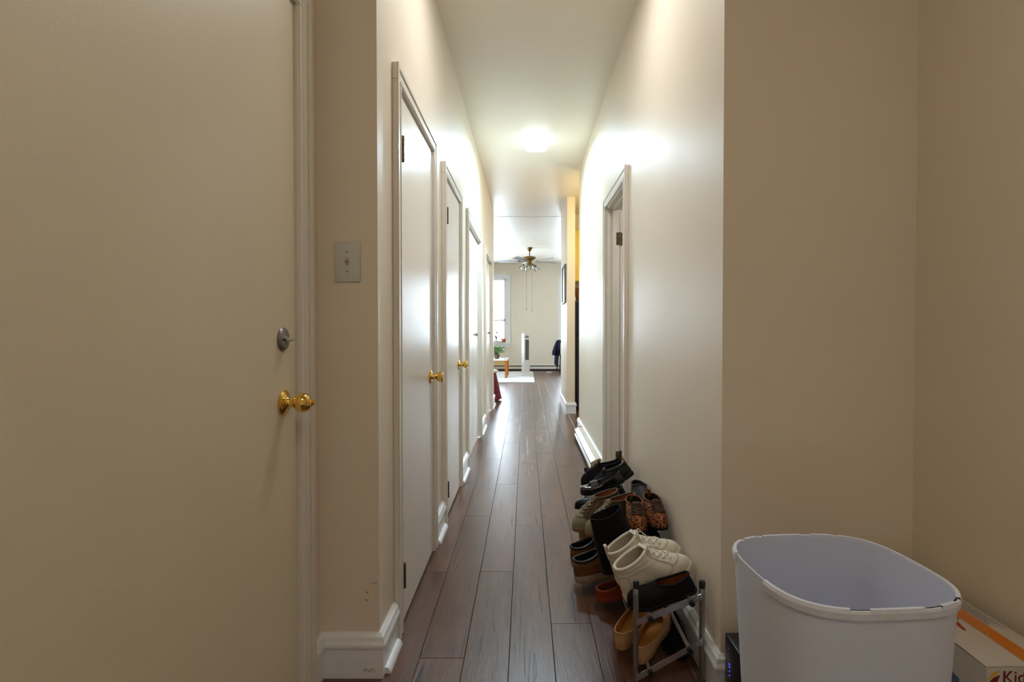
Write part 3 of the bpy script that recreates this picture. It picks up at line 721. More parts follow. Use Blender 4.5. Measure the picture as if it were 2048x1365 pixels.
    if lacem:
        bm = NB(); lt = lace_t
        def on(th, t, h=0.003):
            p = S(th, t); return p + Vector((0.0, 0, h)) + Vector((0.25*h, math.copysign(h*0.4, th), 0))
        for i, t in enumerate(lt):
            tube(bm, [on(lace_a*(q/4-1), t) for q in range(9)], 0.0022, 6)
            if i < len(lt)-1:
                t2 = lt[i+1]
                tube(bm, [on(lace_a*(q/4-1), t+(t2-t)*q/8, 0.0045) for q in range(9)], 0.0020, 6)
                tube(bm, [on(-lace_a*(q/4-1), t+(t2-t)*q/8, 0.0055) for q in range(9)], 0.0020, 6)
        # bow loops
        p = S(0, 0.96)+Vector((0.004, 0, 0.006))
        for s_ in (-1, 1):
            tube(bm, [p+Vector((0.0, s_*x, z)) for x, z in ((0.0, 0), (0.008, 0.004), (0.017, 0.000), (0.020, -0.007), (0.012, -0.006), (0.002, 0.001))], 0.0018, 6)
            tube(bm, [p, p+Vector((0.012, s_*0.014, 0.002)), p+Vector((0.022, s_*0.026, -0.014))], 0.0017, 6)
        obj('laces', bm, M[lacem], root, smooth=True)
        bm = NB()   # eyelet stays
        for s_ in (-1, 1):
            row = [[on(s_*(lace_a-0.10+0.28*q), lt[0]-0.02+(0.99-lt[0]+0.02)*k/8, 0.0016) for q in range(2)] for k in range(9)]
            vs = [[bm.verts.new(p) for p in r] for r in row]; vb = [[bm.verts.new(p-Vector((0, 0, 0.003))) for p in r] for r in row]
            for k in range(8):
                bm.faces.new((vs[k][0], vs[k][1], vs[k+1][1], vs[k+1][0])); bm.faces.new((vb[k][0], vs[k][0], vs[k+1][0], vb[k+1][0])); bm.faces.new((vb[k][1], vs[k][1], vs[k+1][1], vb[k+1][1]))
        obj('eyelet_stay', bm, M[upper], root, smooth=True)
    if tongue:
        bm = NB(); p = S(0, 0.93)
        rows = []
        for k in range(6):
            u = k/5; ww = 0.021+0.006*math.sin(PI*u); c_ = p+Vector((-0.006-0.012*u*tongue/0.03, 0, -0.004+tongue*u))
            rows.append([c_+Vector((0.004*abs(q)*1.5, ww*q, -0.005*q*q if k == 5 else 0)) for q in (-1, -0.5, 0, 0.5, 1)])
        fr = [[bm.verts.new(v) for v in r] for r in rows]; bk = [[bm.verts.new(v-Vector((0.006, 0, 0))) for v in r] for r in rows]
        for gr in (fr, bk):
            for k in range(5):
                for q in range(4): bm.faces.new((gr[k][q], gr[k][q+1], gr[k+1][q+1], gr[k+1][q]))
        for q in range(4): bm.faces.new((fr[5][q], fr[5][q+1], bk[5][q+1], bk[5][q]))
        for k in range(5):
            bm.faces.new((fr[k][0], fr[k+1][0], bk[k+1][0], bk[k][0])); bm.faces.new((fr[k][4], fr[k+1][4], bk[k+1][4], bk[k][4]))
        obj('tongue', bm, M[upper], root, smooth=True)
    if tab:
        mt, hgt, wd = tab; bm = NB(); p = S(PI, 0.98)
        box(bm, p.x-0.004, p.x+0.000, -wd/2, wd/2, p.z-0.025, p.z+hgt, 0.0012, 1); box(bm, p.x+0.003, p.x+0.006, -wd/2, wd/2, p.z-0.015, p.z+hgt, 0.0012, 1); box(bm, p.x-0.004, p.x+0.006, -wd/2, wd/2, p.z+hgt-0.003, p.z+hgt+0.002, 0.0012, 1)
        obj('pull_tab', bm, M[mt], root)
    if strap:
        for t in (0.25, 0.6):
            bm = NB(); pts = [S(th, 0.9) + Vector((0.0, 0, 0.004)) for th in (1.1, 0.9)]
            a_ = S(1.25-0.5*t, 0.75); c_ = S(-1.25+0.5*t, 0.75); mid = (a_+c_)/2; mid.z = max(a_.z, c_.z)+0.022
            row = []
            for q in range(11):
                u = q/10; pnt = a_*(1-u)**2 + (mid+Vector((0, 0, 0.012)))*2*u*(1-u) + c_*u*u
                row.append((bm.verts.new(pnt+Vector((-0.011, 0, 0.0))), bm.verts.new(pnt+Vector((0.011, 0, 0))), bm.verts.new(pnt+Vector((0.011, 0, 0.003))), bm.verts.new(pnt+Vector((-0.011, 0, 0.003)))))
            for A, B in zip(row, row[1:]):
                for q in range(4): bm.faces.new((A[q], A[(q+1) % 4], B[(q+1) % 4], B[q]))
            bm.faces.new(row[0]); bm.faces.new(row[-1][::-1])
            obj('strap', bm, M[strap], root, smooth=True)
    return root
def R_(roll, pitch, yaw):  # degrees; pitch>0 lifts the toe
    return (Matrix.Rotation(math.radians(yaw), 3, 'Z') @ Matrix.Rotation(math.radians(-pitch), 3, 'Y') @ Matrix.Rotation(math.radians(roll), 3, 'X')).to_euler()
def on_tier(x, tier=0):
    (fx, fz), (bx, bz_) = tiers[tier]; return fz+(x-fx)*(bz_-fz)/(bx-fx)+0.009
A0 = 21.0
# white high-tops
hi = dict(group='white high-top sneakers', seam='white_seam', L=0.262, W=0.096, sole=0.026, toeh=0.044, rim=(0.062, 0.060, 0.038), zback=0.100, zfront=0.128, dip=0.004, lacem='white_lace', tongue=0.026, padr=0.0055)
shoe('sneaker', 'off-white high-top sneaker, nearest of the pair on the shoe rack', (0.340, 1.775, 0.193), R_(0, 19, 13), **hi)
shoe('sneaker', 'off-white high-top sneaker with raised pull tab, behind its twin on the rack', (0.335, 1.900, 0.193), R_(0, 20, 10), tab=('white_rubber', 0.030, 0.020), **hi)
# black loafer at the near end
shoe('loafer', 'black suede loafer with brown insole at the near end of the rack', (0.553, 1.700, 0.272), R_(0, -20, 175), L=0.225, W=0.090, sole=0.012, toeh=0.048, rim=(0.062, 0.056, 0.030), zback=0.050, zfront=0.052, upper='black_suede', lining='brown_insole', solem='black_rubber')
# tall black boot
shoe('ankle_boot', group='black ankle boots', label='tall black suede ankle boot with open shaft behind the white sneakers', loc=(0.300, 2.045, 0.165), rot=R_(0, 12, 8), L=0.262, W=0.092, sole=0.02, toeh=0.055, rim=(0.058, 0.062, 0.040), zback=0.205, zfront=0.225, dip=0.01, upper='black_suede', lining='black_lace', solem='black_rubber', padr=0.003, cat='boot')
shoe('ankle_boot', group='black ankle boots', label='black suede ankle boot mostly hidden behind its taller-looking twin', loc=(0.318, 2.150, 0.175), rot=R_(0, 16, 6), L=0.25, W=0.090, sole=0.02, toeh=0.055, rim=(0.058, 0.056, 0.036), zback=0.150, zfront=0.17, dip=0.01, upper='black_suede', lining='black_lace', solem='black_rubber', padr=0.003, cat='boot')
# leopard pair
lo = dict(group='leopard print shoes', L=0.235, W=0.084, sole=0.012, toeh=0.045, rim=(0.070, 0.060, 0.034), zback=0.070, zfront=0.078, dip=0.004, upper='leopard', lining='dark_brown_leather', solem='black_rubber', lacem='brown_lace', tongue=0.014, padr=0.003)
shoe('leopard_print_shoe', 'orange and brown leopard print lace-up shoe, left of its pair', (0.462, 2.290, 0.318), R_(0, -3, -94), **lo)
shoe('leopard_print_shoe', 'leopard print lace-up shoe nearest the wall, with heel tab', (0.535, 2.300, 0.325), R_(0, -3, -90), tab=('brown_insole', 0.016, 0.012), **lo)
shoe('dress_shoe', 'dark brown leather shoe tip against the wall behind the leopard print pair', (0.538, 2.58, 0.285), R_(0, 2, -88), L=0.25, W=0.086, sole=0.016, toeh=0.045, upper='dark_brown_leather', lining='black_lace', solem='black_rubber')
# olive lace-up boots
ol = dict(group='brown lace-up boots', seam='brown_lace', L=0.262, W=0.094, sole=0.020, toeh=0.048, rim=(0.060, 0.056, 0.036), zback=0.098, zfront=0.106, dip=0.004, upper='olive_leather', lining='rust_lining', solem='tan_rubber', lacem='grey_lace', tongue=0.010, padr=0.004, toecap='sage_canvas', cat='boot')
shoe('lace_up_boot', 'brown lace-up boot with rust lining and pale toe, left of its pair', (0.470, 2.455, 0.262), R_(0, -20, 186), **ol)
shoe('lace_up_boot', 'brown lace-up boot with rust lining, in front of its pair and nearer the wall', (0.520, 2.300, 0.288), R_(0, -20, 178), **ol)
# far end black shoes
shoe('pump', 'black leather pump with toe overhanging the far left of the rack', (0.508, 2.65, 0.272), R_(0, -15, 182), L=0.265, W=0.084, sole=0.008, toeh=0.042, rim=(0.085, 0.078, 0.031), zback=0.052, zfront=0.040, upper='black_leather', lining='black_lace', solem='black_rubber', heel=0.0, g=GP)
shoe('black_sandal', 'glossy black strapped sandal lying above the black pump', (0.515, 2.74, 0.325), R_(0, -20, 182), L=0.235, W=0.086, sole=0.016, toeh=0.04, rim=(0.10, 0.09, 0.034), zback=0.045, zfront=0.03, upper='black_patent', lining='black_lace', solem='black_rubber', strap='black_patent')
shoe('black_sneaker', 'black sneaker with brown heel tab leaning on the wall at the far end', (0.570, 2.76, 0.355), R_(8, -34, 170), L=0.255, W=0.092, sole=0.020, toeh=0.048, zback=0.060, zfront=0.072, upper='black_leather', lining='black_suede', solem='black_rubber', lacem='black_lace', tab=('brown_insole', 0.030, 0.014), tongue=0.022)
shoe('black_sneaker', 'black lace-up shoe with upright tongue at the back of the far end', (0.560, 2.93, 0.310), R_(0, -20, 176), L=0.255, W=0.092, sole=0.020, toeh=0.048, zback=0.070, zfront=0.080, upper='black_suede', lining='black_lace', solem='black_rubber', lacem='black_lace', tongue=0.03, tab=('black_lace', 0.022, 0.012))
# lower tier
hk = dict(group='brown hiking shoes', seam='tan_rubber', L=0.285, W=0.102, sole=0.030, toeh=0.056, rim=(0.066, 0.056, 0.036), zback=0.066, zfront=0.080, dip=0.010, upper='brown_leather', lining='black_lace', solem='beige_rubber', lacem='black_lace', tongue=0.024, padr=0.006, stripe='black_leather')
shoe('hiking_shoe', 'brown hiking shoe with black collar sticking out over the hallway floor', (0.215, 2.235, 0.040), R_(0, 12, 6), **hk)
shoe('hiking_shoe', 'second brown hiking shoe with black collar, behind the first on the lower tier', (0.212, 2.365, 0.042), R_(0, 12, 6), **hk)
shoe('suede_shoe', 'tan suede shoe on the lower tier under the pale-toed boot', (0.275, 2.545, 0.035), R_(0, 14, 2), L=0.25, W=0.09, sole=0.018, toeh=0.05, zback=0.10, zfront=0.11, upper='tan_suede', lining='brown_insole', solem='tan_rubber', lacem='brown_lace')
shoe('clog', 'orange-brown suede clog below the hiking shoe on the lower tier', (0.290, 2.105, 0.030), R_(0, 13, 0), L=0.235, W=0.09, sole=0.018, toeh=0.045, rim=(0.06, 0.055, 0.036), zback=0.030, zfront=0.042, upper='orange_suede', lining='brown_insole', solem='orange_suede')
fl_ = dict(group='nude ballet flats', L=0.245, W=0.082, sole=0.006, toeh=0.030, rim=(0.100, 0.094, 0.034), zback=0.058, zfront=0.032, dip=0.012, upper='nude_leather', lining='nude_insole', solem='tan_rubber', padr=0.0022, spring=0.004)
shoe('ballet_flat', 'nude leather ballet flat, nearest the post on the lower tier', (0.366, 1.700, 0.030), R_(0, 15, 54), **fl_)
shoe('ballet_flat', 'nude leather ballet flat on the hallway side of its pair', (0.318, 1.775, 0.030), R_(0, 15, 54), **fl_)
shoe('black_flat', group='black flats under the rack', label='black flat shoe lying on the floor under the rack by the wall', loc=(0.530, 2.00, 0.002), rot=R_(0, 0, 268), L=0.25, W=0.09, sole=0.012, toeh=0.045, rim=(0.07, 0.062, 0.033), zback=0.055, zfront=0.05, upper='black_suede', lining='black_lace', solem='black_rubber')
shoe('black_flat', group='black flats under the rack', label='black flat shoe on the floor under the rack, left of its twin', loc=(0.455, 2.30, 0.002), rot=R_(0, 0, 268), L=0.25, W=0.09, sole=0.012, toeh=0.045, rim=(0.07, 0.062, 0.033), zback=0.05, zfront=0.04, upper='black_suede', lining='black_lace', solem='black_rubber')

# ------------------------------------------------------------ waste bin
bn = empty('waste_bin', (0.648, 1.100, 0), math.radians(4), 'tall pale grey-white plastic waste bin with chipped rim, right foreground', 'bin')
def bsq(a, b_, n=72, e=3.2):
    out = []
    for i in range(n):
        t = 2*PI*(i+0.5)/n; c, s = math.cos(t), math.sin(t)
        out.append((a*math.copysign(abs(c)**(2/e), c), b_*math.copysign(abs(s)**(2/e), s)))
    return out
bm = NB(); RZ = 0.62; hx, hy = 0.183, 0.172
def ring(k, z): return [bm.verts.new((x*k, y*k, z)) for x, y in bsq(hx, hy)]
rs = [ring(0.80, 0.0), ring(0.81, 0.012), ring(0.90, 0.3), ring(0.982, RZ-0.022), ring(0.982, RZ), ring(0.965, RZ), ring(0.964, RZ-0.02), ring(0.885, 0.3), ring(0.79, 0.016)]
for A, B in zip(rs, rs[1:]):
    for j in range(72): bm.faces.new((A[j], A[(j+1) % 72], B[(j+1) % 72], B[j]))
bm.faces.new(rs[0][::-1]); bm.faces.new(rs[-1])
obj('bin_body', bm, M['whiteplastic'], bn, smooth=True)
bm = NB(); ol_ = bsq(hx, hy); random.seed(4)
n = 72; cut = set(list(range(32, 37)))   # missing stretch of lip at the left corner
for i in range(n):
    if i in cut: continue
    j = (i+1) % n
    up = 0.0
    if 48 <= i <= 62 and i % 5 in (0, 1): up = -0.003
    if 12 <= i <= 24 and i % 4 == 0: up = -0.002
    (xa, ya), (xb, yb) = ol_[i], ol_[j]
    q = []
    for (x, y) in ((xa, ya), (xb, yb)):
        q.append([bm.verts.new((x*k, y*k, z)) for k, z in ((0.985, RZ-0.016), (1.006, RZ-0.016), (1.012, RZ-0.004), (1.0, RZ+0.003+up), (0.966, RZ+0.003+up), (0.964, RZ-0.004))])
    A, B = q
    for k in range(6): bm.faces.new((A[k], A[(k+1) % 6], B[(k+1) % 6], B[k]))
    if (i-1) % n in cut: bm.faces.new(A[::-1])
    if j in cut: bm.faces.new(B)
bmesh.ops.remove_doubles(bm, verts=bm.verts[:], dist=0.0004)
obj('rim', bm, M['chip'], bn)

# ------------------------------------------------------------ carton
bx = empty('carton', (1.04, 1.27, 0), 0, 'white carton with orange stripe and red lettering between the bin and right wall', 'box')
BX0, BX1, BY0, BY1, BT = -0.086, 0.086, -0.185, 0.20, 0.42
bm = NB(); box(bm, BX0, BX1, BY0, BY1, 0, BT-0.0025, 0.001, 1); obj('carton_body', bm, M['card'], bx)
bm = NB()   # lid flap bowed a little along its left edge
rows = []
for k in range(13):
    y = BY0+(BY1-BY0)*k/12; lift = 0.006*math.sin(PI*k/12)
    rows.append([bm.verts.new((x, y, z)) for x, z in ((BX0-0.001, BT+lift), (BX0+0.04, BT+0.001+lift*0.6), (BX1, BT+0.001), (BX1, BT-0.001), (BX0+0.04, BT-0.001+lift*0.6), (BX0-0.001, BT-0.002+lift))])
for A, B in zip(rows, rows[1:]):
    for q in range(6): bm.faces.new((A[q], A[(q+1) % 6], B[(q+1) % 6], B[q]))
bm.faces.new(rows[0]); bm.faces.new(rows[-1][::-1])
obj('lid_flap', bm, M['card'], bx)
def flat(name, pts, m, th=0.0006, ax='z', parent=None):
    bm = NB()
    if ax == 'z': a = [bm.verts.new((x, y, z)) for x, y, z in pts]; off = Vector((0, 0, th))
    elif ax == 'x': a = [bm.verts.new(p) for p in pts]; off = Vector((-th, 0, 0))
    else: a = [bm.verts.new(p) for p in pts]; off = Vector((0, -th, 0))
    b_ = [bm.verts.new(v.co+off) for v in a]; n = len(a)
    for i in range(n): bm.faces.new((a[i], a[(i+1) % n], b_[(i+1) % n], b_[i]))
    bm.faces.new(a[::-1]); bm.faces.new(b_)
    return obj(name, bm, m, parent)
def lz(x, y):
    k = (y-BY0)/(BY1-BY0); lift = 0.006*math.sin(PI*k); 
    return BT+0.0012+(lift*0.6*(1-(x-BX0-0.04)/(BX1-BX0-0.04)) if x > BX0+0.04 else lift*0.7)
def topstrip(name, x0, x1, y0, y1, m, n=10, dz=0.0004):
    bm = NB(); rr = []
    for k in range(n+1):
        y = y0+(y1-y0)*k/n
        rr.append((bm.verts.new((x0, y, lz(x0, y)+dz)), bm.verts.new((x1, y, lz(x1, y)+dz))))
    for A, B in zip(rr, rr[1:]): bm.faces.new((A[0], A[1], B[1], B[0]))
    return obj(name, bm, m, bx)
topstrip('orange_stripe', 0.004, 0.042, BY0, -0.01, M['orange'])
topstrip('orange_stripe', -0.004, 0.042, -0.01, BY1-0.02, M['orange'])
random.seed(11)
bm = NB()
for r in range(9):       # small grey printed lines
    x = 0.046+r*0.0038; y = -0.055+random.random()*0.03; e = 0.16-random.random()*0.02
    while y < e:
        l = 0.006+random.random()*0.016
        z = max(lz(x, y), lz(x, y+l))+0.0007
        bm.faces.new([bm.verts.new(p) for p in ((x, y, z), (x+0.0013, y, z), (x+0.0013, y+l, z), (x, y+l, z))]); y += l+0.0035
o = obj('small_print', bm, M['grey'], bx)
bm = NB()
for r in range(3):       # pale lettering rows inside the stripe
    x = 0.006+r*0.011; y = -0.095+r*0.02
    while y < 0.17:
        l = 0.004+random.random()*0.009
        z = max(lz(x, y), lz(x, y+l))+0.0011
        bm.faces.new([bm.verts.new(p) for p in ((x, y, z), (x+0.0022, y, z), (x+0.0022, y+l, z), (x, y+l, z))]); y += l+0.003
obj('stripe_lettering', bm, mat('pale_print', srgb(236, 200, 160), 0.5), bx)
zz = BT+0.006
flat('red_mark', [(-0.031, -0.062, zz), (-0.026, -0.062, zz), (-0.024, -0.045, zz), (-0.020, -0.040, zz), (-0.018, 0.03, zz), (-0.029, 0.03, zz), (-0.029, -0.040, zz)], M['red'], parent=bx)
bm = NB(); tube(bm, [(-0.010+0.005*math.sin(a*0.9), -0.02+a*0.008, BT+0.0055) for a in range(8)], 0.001, 5); obj('red_script', bm, M['redorange'], bx)
# left face print
xl = BX0-0.0004
flat('orange_panel', [(xl, -0.09, BT-0.33), (xl, 0.19, BT-0.33), (xl, 0.19, BT-0.055), (xl, -0.05, BT-0.048), (xl, -0.086, BT-0.062)], M['redorange'], ax='x', parent=bx)
flat('device_picture', [(xl-0.0007, -0.122, BT-0.30), (xl-0.0007, -0.088, BT-0.30), (xl-0.0007, -0.088, BT-0.064), (xl-0.0007, -0.118, BT-0.070)], M['blueprint'], ax='x', parent=bx)
flat('orange_corner', [(xl, -0.160, BT-0.33), (xl, -0.118, BT-0.33), (xl, -0.118, BT-0.076), (xl, -0.150, BT-0.13)], M['orange'], ax='x', parent=bx)
# front face lettering
def text(s, name, loc, rot, size, m, parent, ext=0.0004):
    cu = bpy.data.curves.new(name, 'FONT'); cu.body = s; cu.size = size; cu.extrude = ext
    tmp = bpy.data.objects.new(name, cu); C.objects.link(tmp)
    dg = bpy.context.evaluated_depsgraph_get(); me = bpy.data.meshes.new_from_object(tmp.evaluated_get(dg))
    bpy.data.objects.remove(tmp); o = bpy.data.objects.new(name, me); C.objects.link(o); me.materials.clear(); me.materials.append(m)
    o.location = loc; o.rotation_euler = rot; o.parent = parent; return o
text('Kid', 'lettering', (-0.054, BY0-0.001, BT-0.034), (PI/2, 0, 0), 0.036, M['darkred'], bx)
yf = BY0-0.0002
flat('yellow_swoosh', [(-0.083, yf, BT-0.030), (-0.076, yf, BT-0.016), (-0.066, yf, BT-0.010), (-0.058, yf, BT-0.010), (-0.068, yf, BT-0.018)], M['yellow'], ax='y', parent=bx)
flat('red_swoosh', [(-0.083, yf, BT-0.036), (-0.072, yf, BT-0.024), (-0.058, yf, BT-0.018), (-0.062, yf, BT-0.028), (-0.068, yf, BT-0.040)], M['darkred'], ax='y', parent=bx)

# ------------------------------------------------------------ router
rt = empty('router', (0.625, 1.475, 0), 0, 'black box-shaped router with blue indicator lights on the floor behind the bin', 'router')
bm = NB(); box(bm, -0.036, 0.05, -0.075, 0.075, 0, 0.222, 0.004, 2); obj('router_body', bm, M['blackplastic'], rt, smooth=True)
for k, z in enumerate((0.148, 0.140, 0.128, 0.116)):
    bm = NB(); box(bm, -0.0372, -0.0355, 0.036, 0.036+(0.006 if k < 2 else 0.003), z, z+0.003); obj('indicator_light', bm, M['led'], rt)
bm = NB(); box(bm, -0.0368, -0.0355, 0.038, 0.050, 0.190, 0.1925); box(bm, -0.0368, -0.0355, 0.0425, 0.0455, 0.178, 0.191); obj('mark', bm, M['purple'], rt)

# ------------------------------------------------------------ living room
rg = NB(); box(rg, -2.3, 0.19, 10.9, 13.6, 0.0, 0.012, 0.004, 2)
tag(obj('rug', rg, M['rug']), 'pale low-pile rug on the living room floor', 'rug')
# tower fan
tf = empty('tower_fan', (0.0, 12.55, 0.0122), math.radians(28), 'white upright tower fan with grey grille standing on the rug', 'fan')
bm = NB(); lathe(bm, [(0.14, 0), (0.14, 0.012), (0.12, 0.022), (0.07, 0.03), (0.0, 0.03)], 32, cap=False); obj('base', bm, M['white'], tf, smooth=True)
bm = NB()
pr = [(-0.075, -0.07), (0.075, -0.07), (0.085, -0.04), (0.085, 0.04), (0.05, 0.085), (-0.05, 0.085), (-0.085, 0.04), (-0.085, -0.04)]
prism(bm, pr, 0.03, 0.95); prism(bm, [(x*0.85, y*0.85) for x, y in pr], 0.95, 0.98); obj('housing', bm, M['white'], tf)
bm = NB(); box(bm, -0.045, 0.045, -0.076, -0.069, 0.36, 0.84); gp = obj('grille', bm, M['fanblade'], tf)
for k in range(7):
    bm = NB(); x = -0.042+k*0.014; box(bm, x-0.002, x+0.002, -0.082, -0.075, 0.36, 0.84); obj('slat', bm, M['frame'], gp)
bm = NB(); box(bm, -0.045, 0.045, -0.074, -0.069, 0.88, 0.93); obj('control_panel', bm, M['fanblade'], tf)
# coffee table
ct = empty('coffee_table', (-0.90, 12.2, 0.0122), 0, 'low honey-wood coffee table with woven apron on the rug', 'table')
bm = NB(); box(bm, -0.50, 0.50, -0.38, 0.38, 0.385, 0.405, 0.004, 2); obj('tabletop', bm, M['mattewhite'], ct)
bm = NB(); box(bm, -0.46, 0.46, -0.35, -0.33, 0.28, 0.385); box(bm, -0.46, 0.46, 0.33, 0.35, 0.28, 0.385); box(bm, 0.44, 0.46, -0.35, 0.35, 0.28, 0.385); box(bm, -0.46, -0.44, -0.35, 0.35, 0.28, 0.385); obj('apron', bm, M['rattan'], ct)
for sx_ in (-1, 1):
    for sy_ in (-1, 1):
        bm = NB(); box(bm, sx_*0.47-0.03, sx_*0.47+0.03, sy_*0.35-0.03, sy_*0.35+0.03, 0, 0.385, 0.004, 1); obj('leg', bm, M['orangewood'], ct)
def plant(name, loc, label, potm, pr_, ph, leafm, n, spread, hh, lw, seed, stem=False):
    random.seed(seed); root = empty(name, loc, 0, label, 'plant')
    bm = NB(); lathe(bm, [(0, 0), (pr_*0.72, 0), (pr_*0.95, ph*0.8), (pr_*1.05, ph*0.8), (pr_*1.05, ph), (pr_*0.9, ph), (pr_*0.85, ph*0.85), (0, ph*0.85)], 20, cap=False); obj('pot', bm, M[potm], root, smooth=True)
    bs_ = NB(); bl = NB()
    for k in range(n):
        a = random.random()*2*PI; r = spread*(0.3+0.7*random.random()); z = ph+hh*(0.25+0.75*random.random())
        tip = Vector((r*math.cos(a), r*math.sin(a), z)); base = Vector((0.2*pr_*math.cos(a), 0.2*pr_*math.sin(a), ph*0.85))
        mid = (tip+base)/2+Vector((0, 0, hh*0.25)); tube(bs_, [base, mid, tip], 0.003, 5)
        d = (tip-mid).normalized(); s_ = d.cross(Vector((0, 0, 1))).normalized()*lw
        p = [tip-d*lw*1.2, tip+s_+Vector((0, 0, lw*0.2)), tip+d*lw*1.8-Vector((0, 0, lw*0.4)), tip-s_+Vector((0, 0, lw*0.2))]
        v = [bl.verts.new(q) for q in p]; vb = [bl.verts.new(q-Vector((0, 0, 0.003))) for q in p]
        bl.faces.new(v); bl.faces.new(vb[::-1])
        for i in range(4): bl.faces.new((v[i], v[(i+1) % 4], vb[(i+1) % 4], vb[i]))
    obj('stems', bs_, M[leafm], root, smooth=True); lf = obj('foliage', bl, M[leafm], root); lf['kind'] = 'stuff'
    return root
plant('potted_plant', (-0.66, 12.15, 0.4172), 'leafy green plant in a brown pot on the coffee table', 'pot', 0.07, 0.11, 'leaf', 70, 0.19, 0.15, 0.042, 3)
plant('potted_orchid', (-0.62, 13.95, 0.7402), 'dusky trailing plant in a small pot on the window sill', 'white', 0.04, 0.07, 'darkleaf', 26, 0.10, 0.28, 0.024, 5).location = (-0.78, 14.13, 0.7405)
tp = NB(); lathe(tp, [(0, 0), (0.045, 0), (0.058, 0.075), (0.066, 0.075), (0.066, 0.105), (0.055, 0.105), (0.052, 0.09), (0, 0.09)], 24, Matrix.Translation((0, 0, 0)), cap=False)
tpo = obj('flower_pot', tp, M['terracotta'], None, smooth=True, loc=(-0.585, 14.13, 0.7405)); tag(tpo, 'small terracotta flower pot on the right end of the window sill', 'pot')
# small things on the coffee table
bm = NB(); lathe(bm, [(0, 0), (0.06, 0), (0.10, 0.03), (0.105, 0.03), (0.065, -0.0), (0, 0.004)], 24, cap=False)
bo = obj('dish', bm, M['white'], None, smooth=True, loc=(-0.50, 11.93, 0.4175)); tag(bo, 'shallow white dish on the near corner of the coffee table', 'dish')
# cloth-covered stool behind the wall end
st = empty('stool', (-0.60, 8.22, 0), 0, 'low stool draped in burgundy cloth beyond the end of the left wall', 'stool')
bm = NB(); n_ = 36; rr = []
for z, r, wv in ((0.43, 0.13, 0.0), (0.42, 0.145, 0.0), (0.3, 0.165, 0.008), (0.15, 0.19, 0.014), (0.02, 0.215, 0.020)):
    rr.append([bm.verts.new(((r+wv*math.sin(9*2*PI*i/n_))*math.cos(2*PI*i/n_), (r+wv*math.sin(9*2*PI*i/n_))*math.sin(2*PI*i/n_), z)) for i in range(n_)])
for A, B in zip(rr, rr[1:]):
    for j in range(n_): bm.faces.new((A[j], A[(j+1) % n_], B[(j+1) % n_], B[j]))
bm.faces.new(rr[0]); obj('cloth_skirt', bm, M['maroon'], st, smooth=True)
for a in range(4):
    bm = NB(); c_, s_ = math.cos(a*PI/2+PI/4)*0.11, math.sin(a*PI/2+PI/4)*0.11; tube(bm, [(c_, s_, 0), (c_*0.9, s_*0.9, 0.42)], 0.014, 8); obj('leg', bm, M['orangewood'], st)
bm = NB(); lathe(bm, [(0, 0), (0.15, 0), (0.175, 0.012), (0.18, 0.028), (0.165, 0.042), (0.10, 0.05), (0, 0.052)], 28, cap=False)
cu = obj('cushion', bm, M['white'], None, smooth=True, loc=(-0.60, 8.22, 0.4305)); tag(cu, 'round white cushion on top of the burgundy stool', 'cushion')
# chair with jacket
ch = empty('chair', (1.02, 13.45, 0), math.radians(8), 'dark wooden chair by the far wall behind the wall corner', 'chair')
bm = NB(); box(bm, -0.20, 0.20, -0.2, 0.2, 0.43, 0.455, 0.006, 2); obj('seat', bm, M['blackplastic'], ch)
for sx_ in (-1, 1):
    for sy_ in (-1, 1):
        bm = NB(); tube(bm, [(sx_*0.19, sy_*0.18, 0.0), (sx_*0.17, sy_*0.17, 0.44)], 0.014, 8); obj('leg', bm, M['blackplastic'], ch)
bm = NB(); box(bm, -0.19, -0.175, -0.19, 0.19, 0.46, 0.80, 0.006, 1); obj('backrest', bm, M['blackplastic'], ch)
jk = NB(); rows = []
random.seed(9)
for k in range(9):
    z = 0.83-k*0.078; sp = 0.20+0.03*math.sin(k*0.7); rowf = []
    for i in range(13):
        u = i/12*2-1; yv = u*(sp); xo = -0.215 - 0.02*math.sin(u*7+k*0.5) - (0.055*(k/8)) + (0.03 if k == 0 else 0)
        zz2 = z - 0.02*abs(u) - (0.16*max(0, 0.3-abs(u+0.0)) if k == 8 else 0)
        rowf.append((xo, yv, zz2))
    rows.append(rowf)
fr = [[jk.verts.new(p) for p in r] for r in rows]; bk = [[jk.verts.new((p[0]+0.022, p[1], p[2])) for p in r] for r in rows]
for gr in (fr, bk):
    for A, B in zip(gr, gr[1:]):
        for j in range(12): jk.faces.new((A[j], A[j+1], B[j+1], B[j]))
for j in range(12): jk.faces.new((fr[0][j], fr[0][j+1], bk[0][j+1], bk[0][j])); jk.faces.new((fr[-1][j], fr[-1][j+1], bk[-1][j+1], bk[-1][j]))
for k in range(8): jk.faces.new((fr[k][0], fr[k+1][0], bk[k+1][0], bk[k][0])); jk.faces.new((fr[k][-1], fr[k+1][-1], bk[k+1][-1], bk[k][-1]))
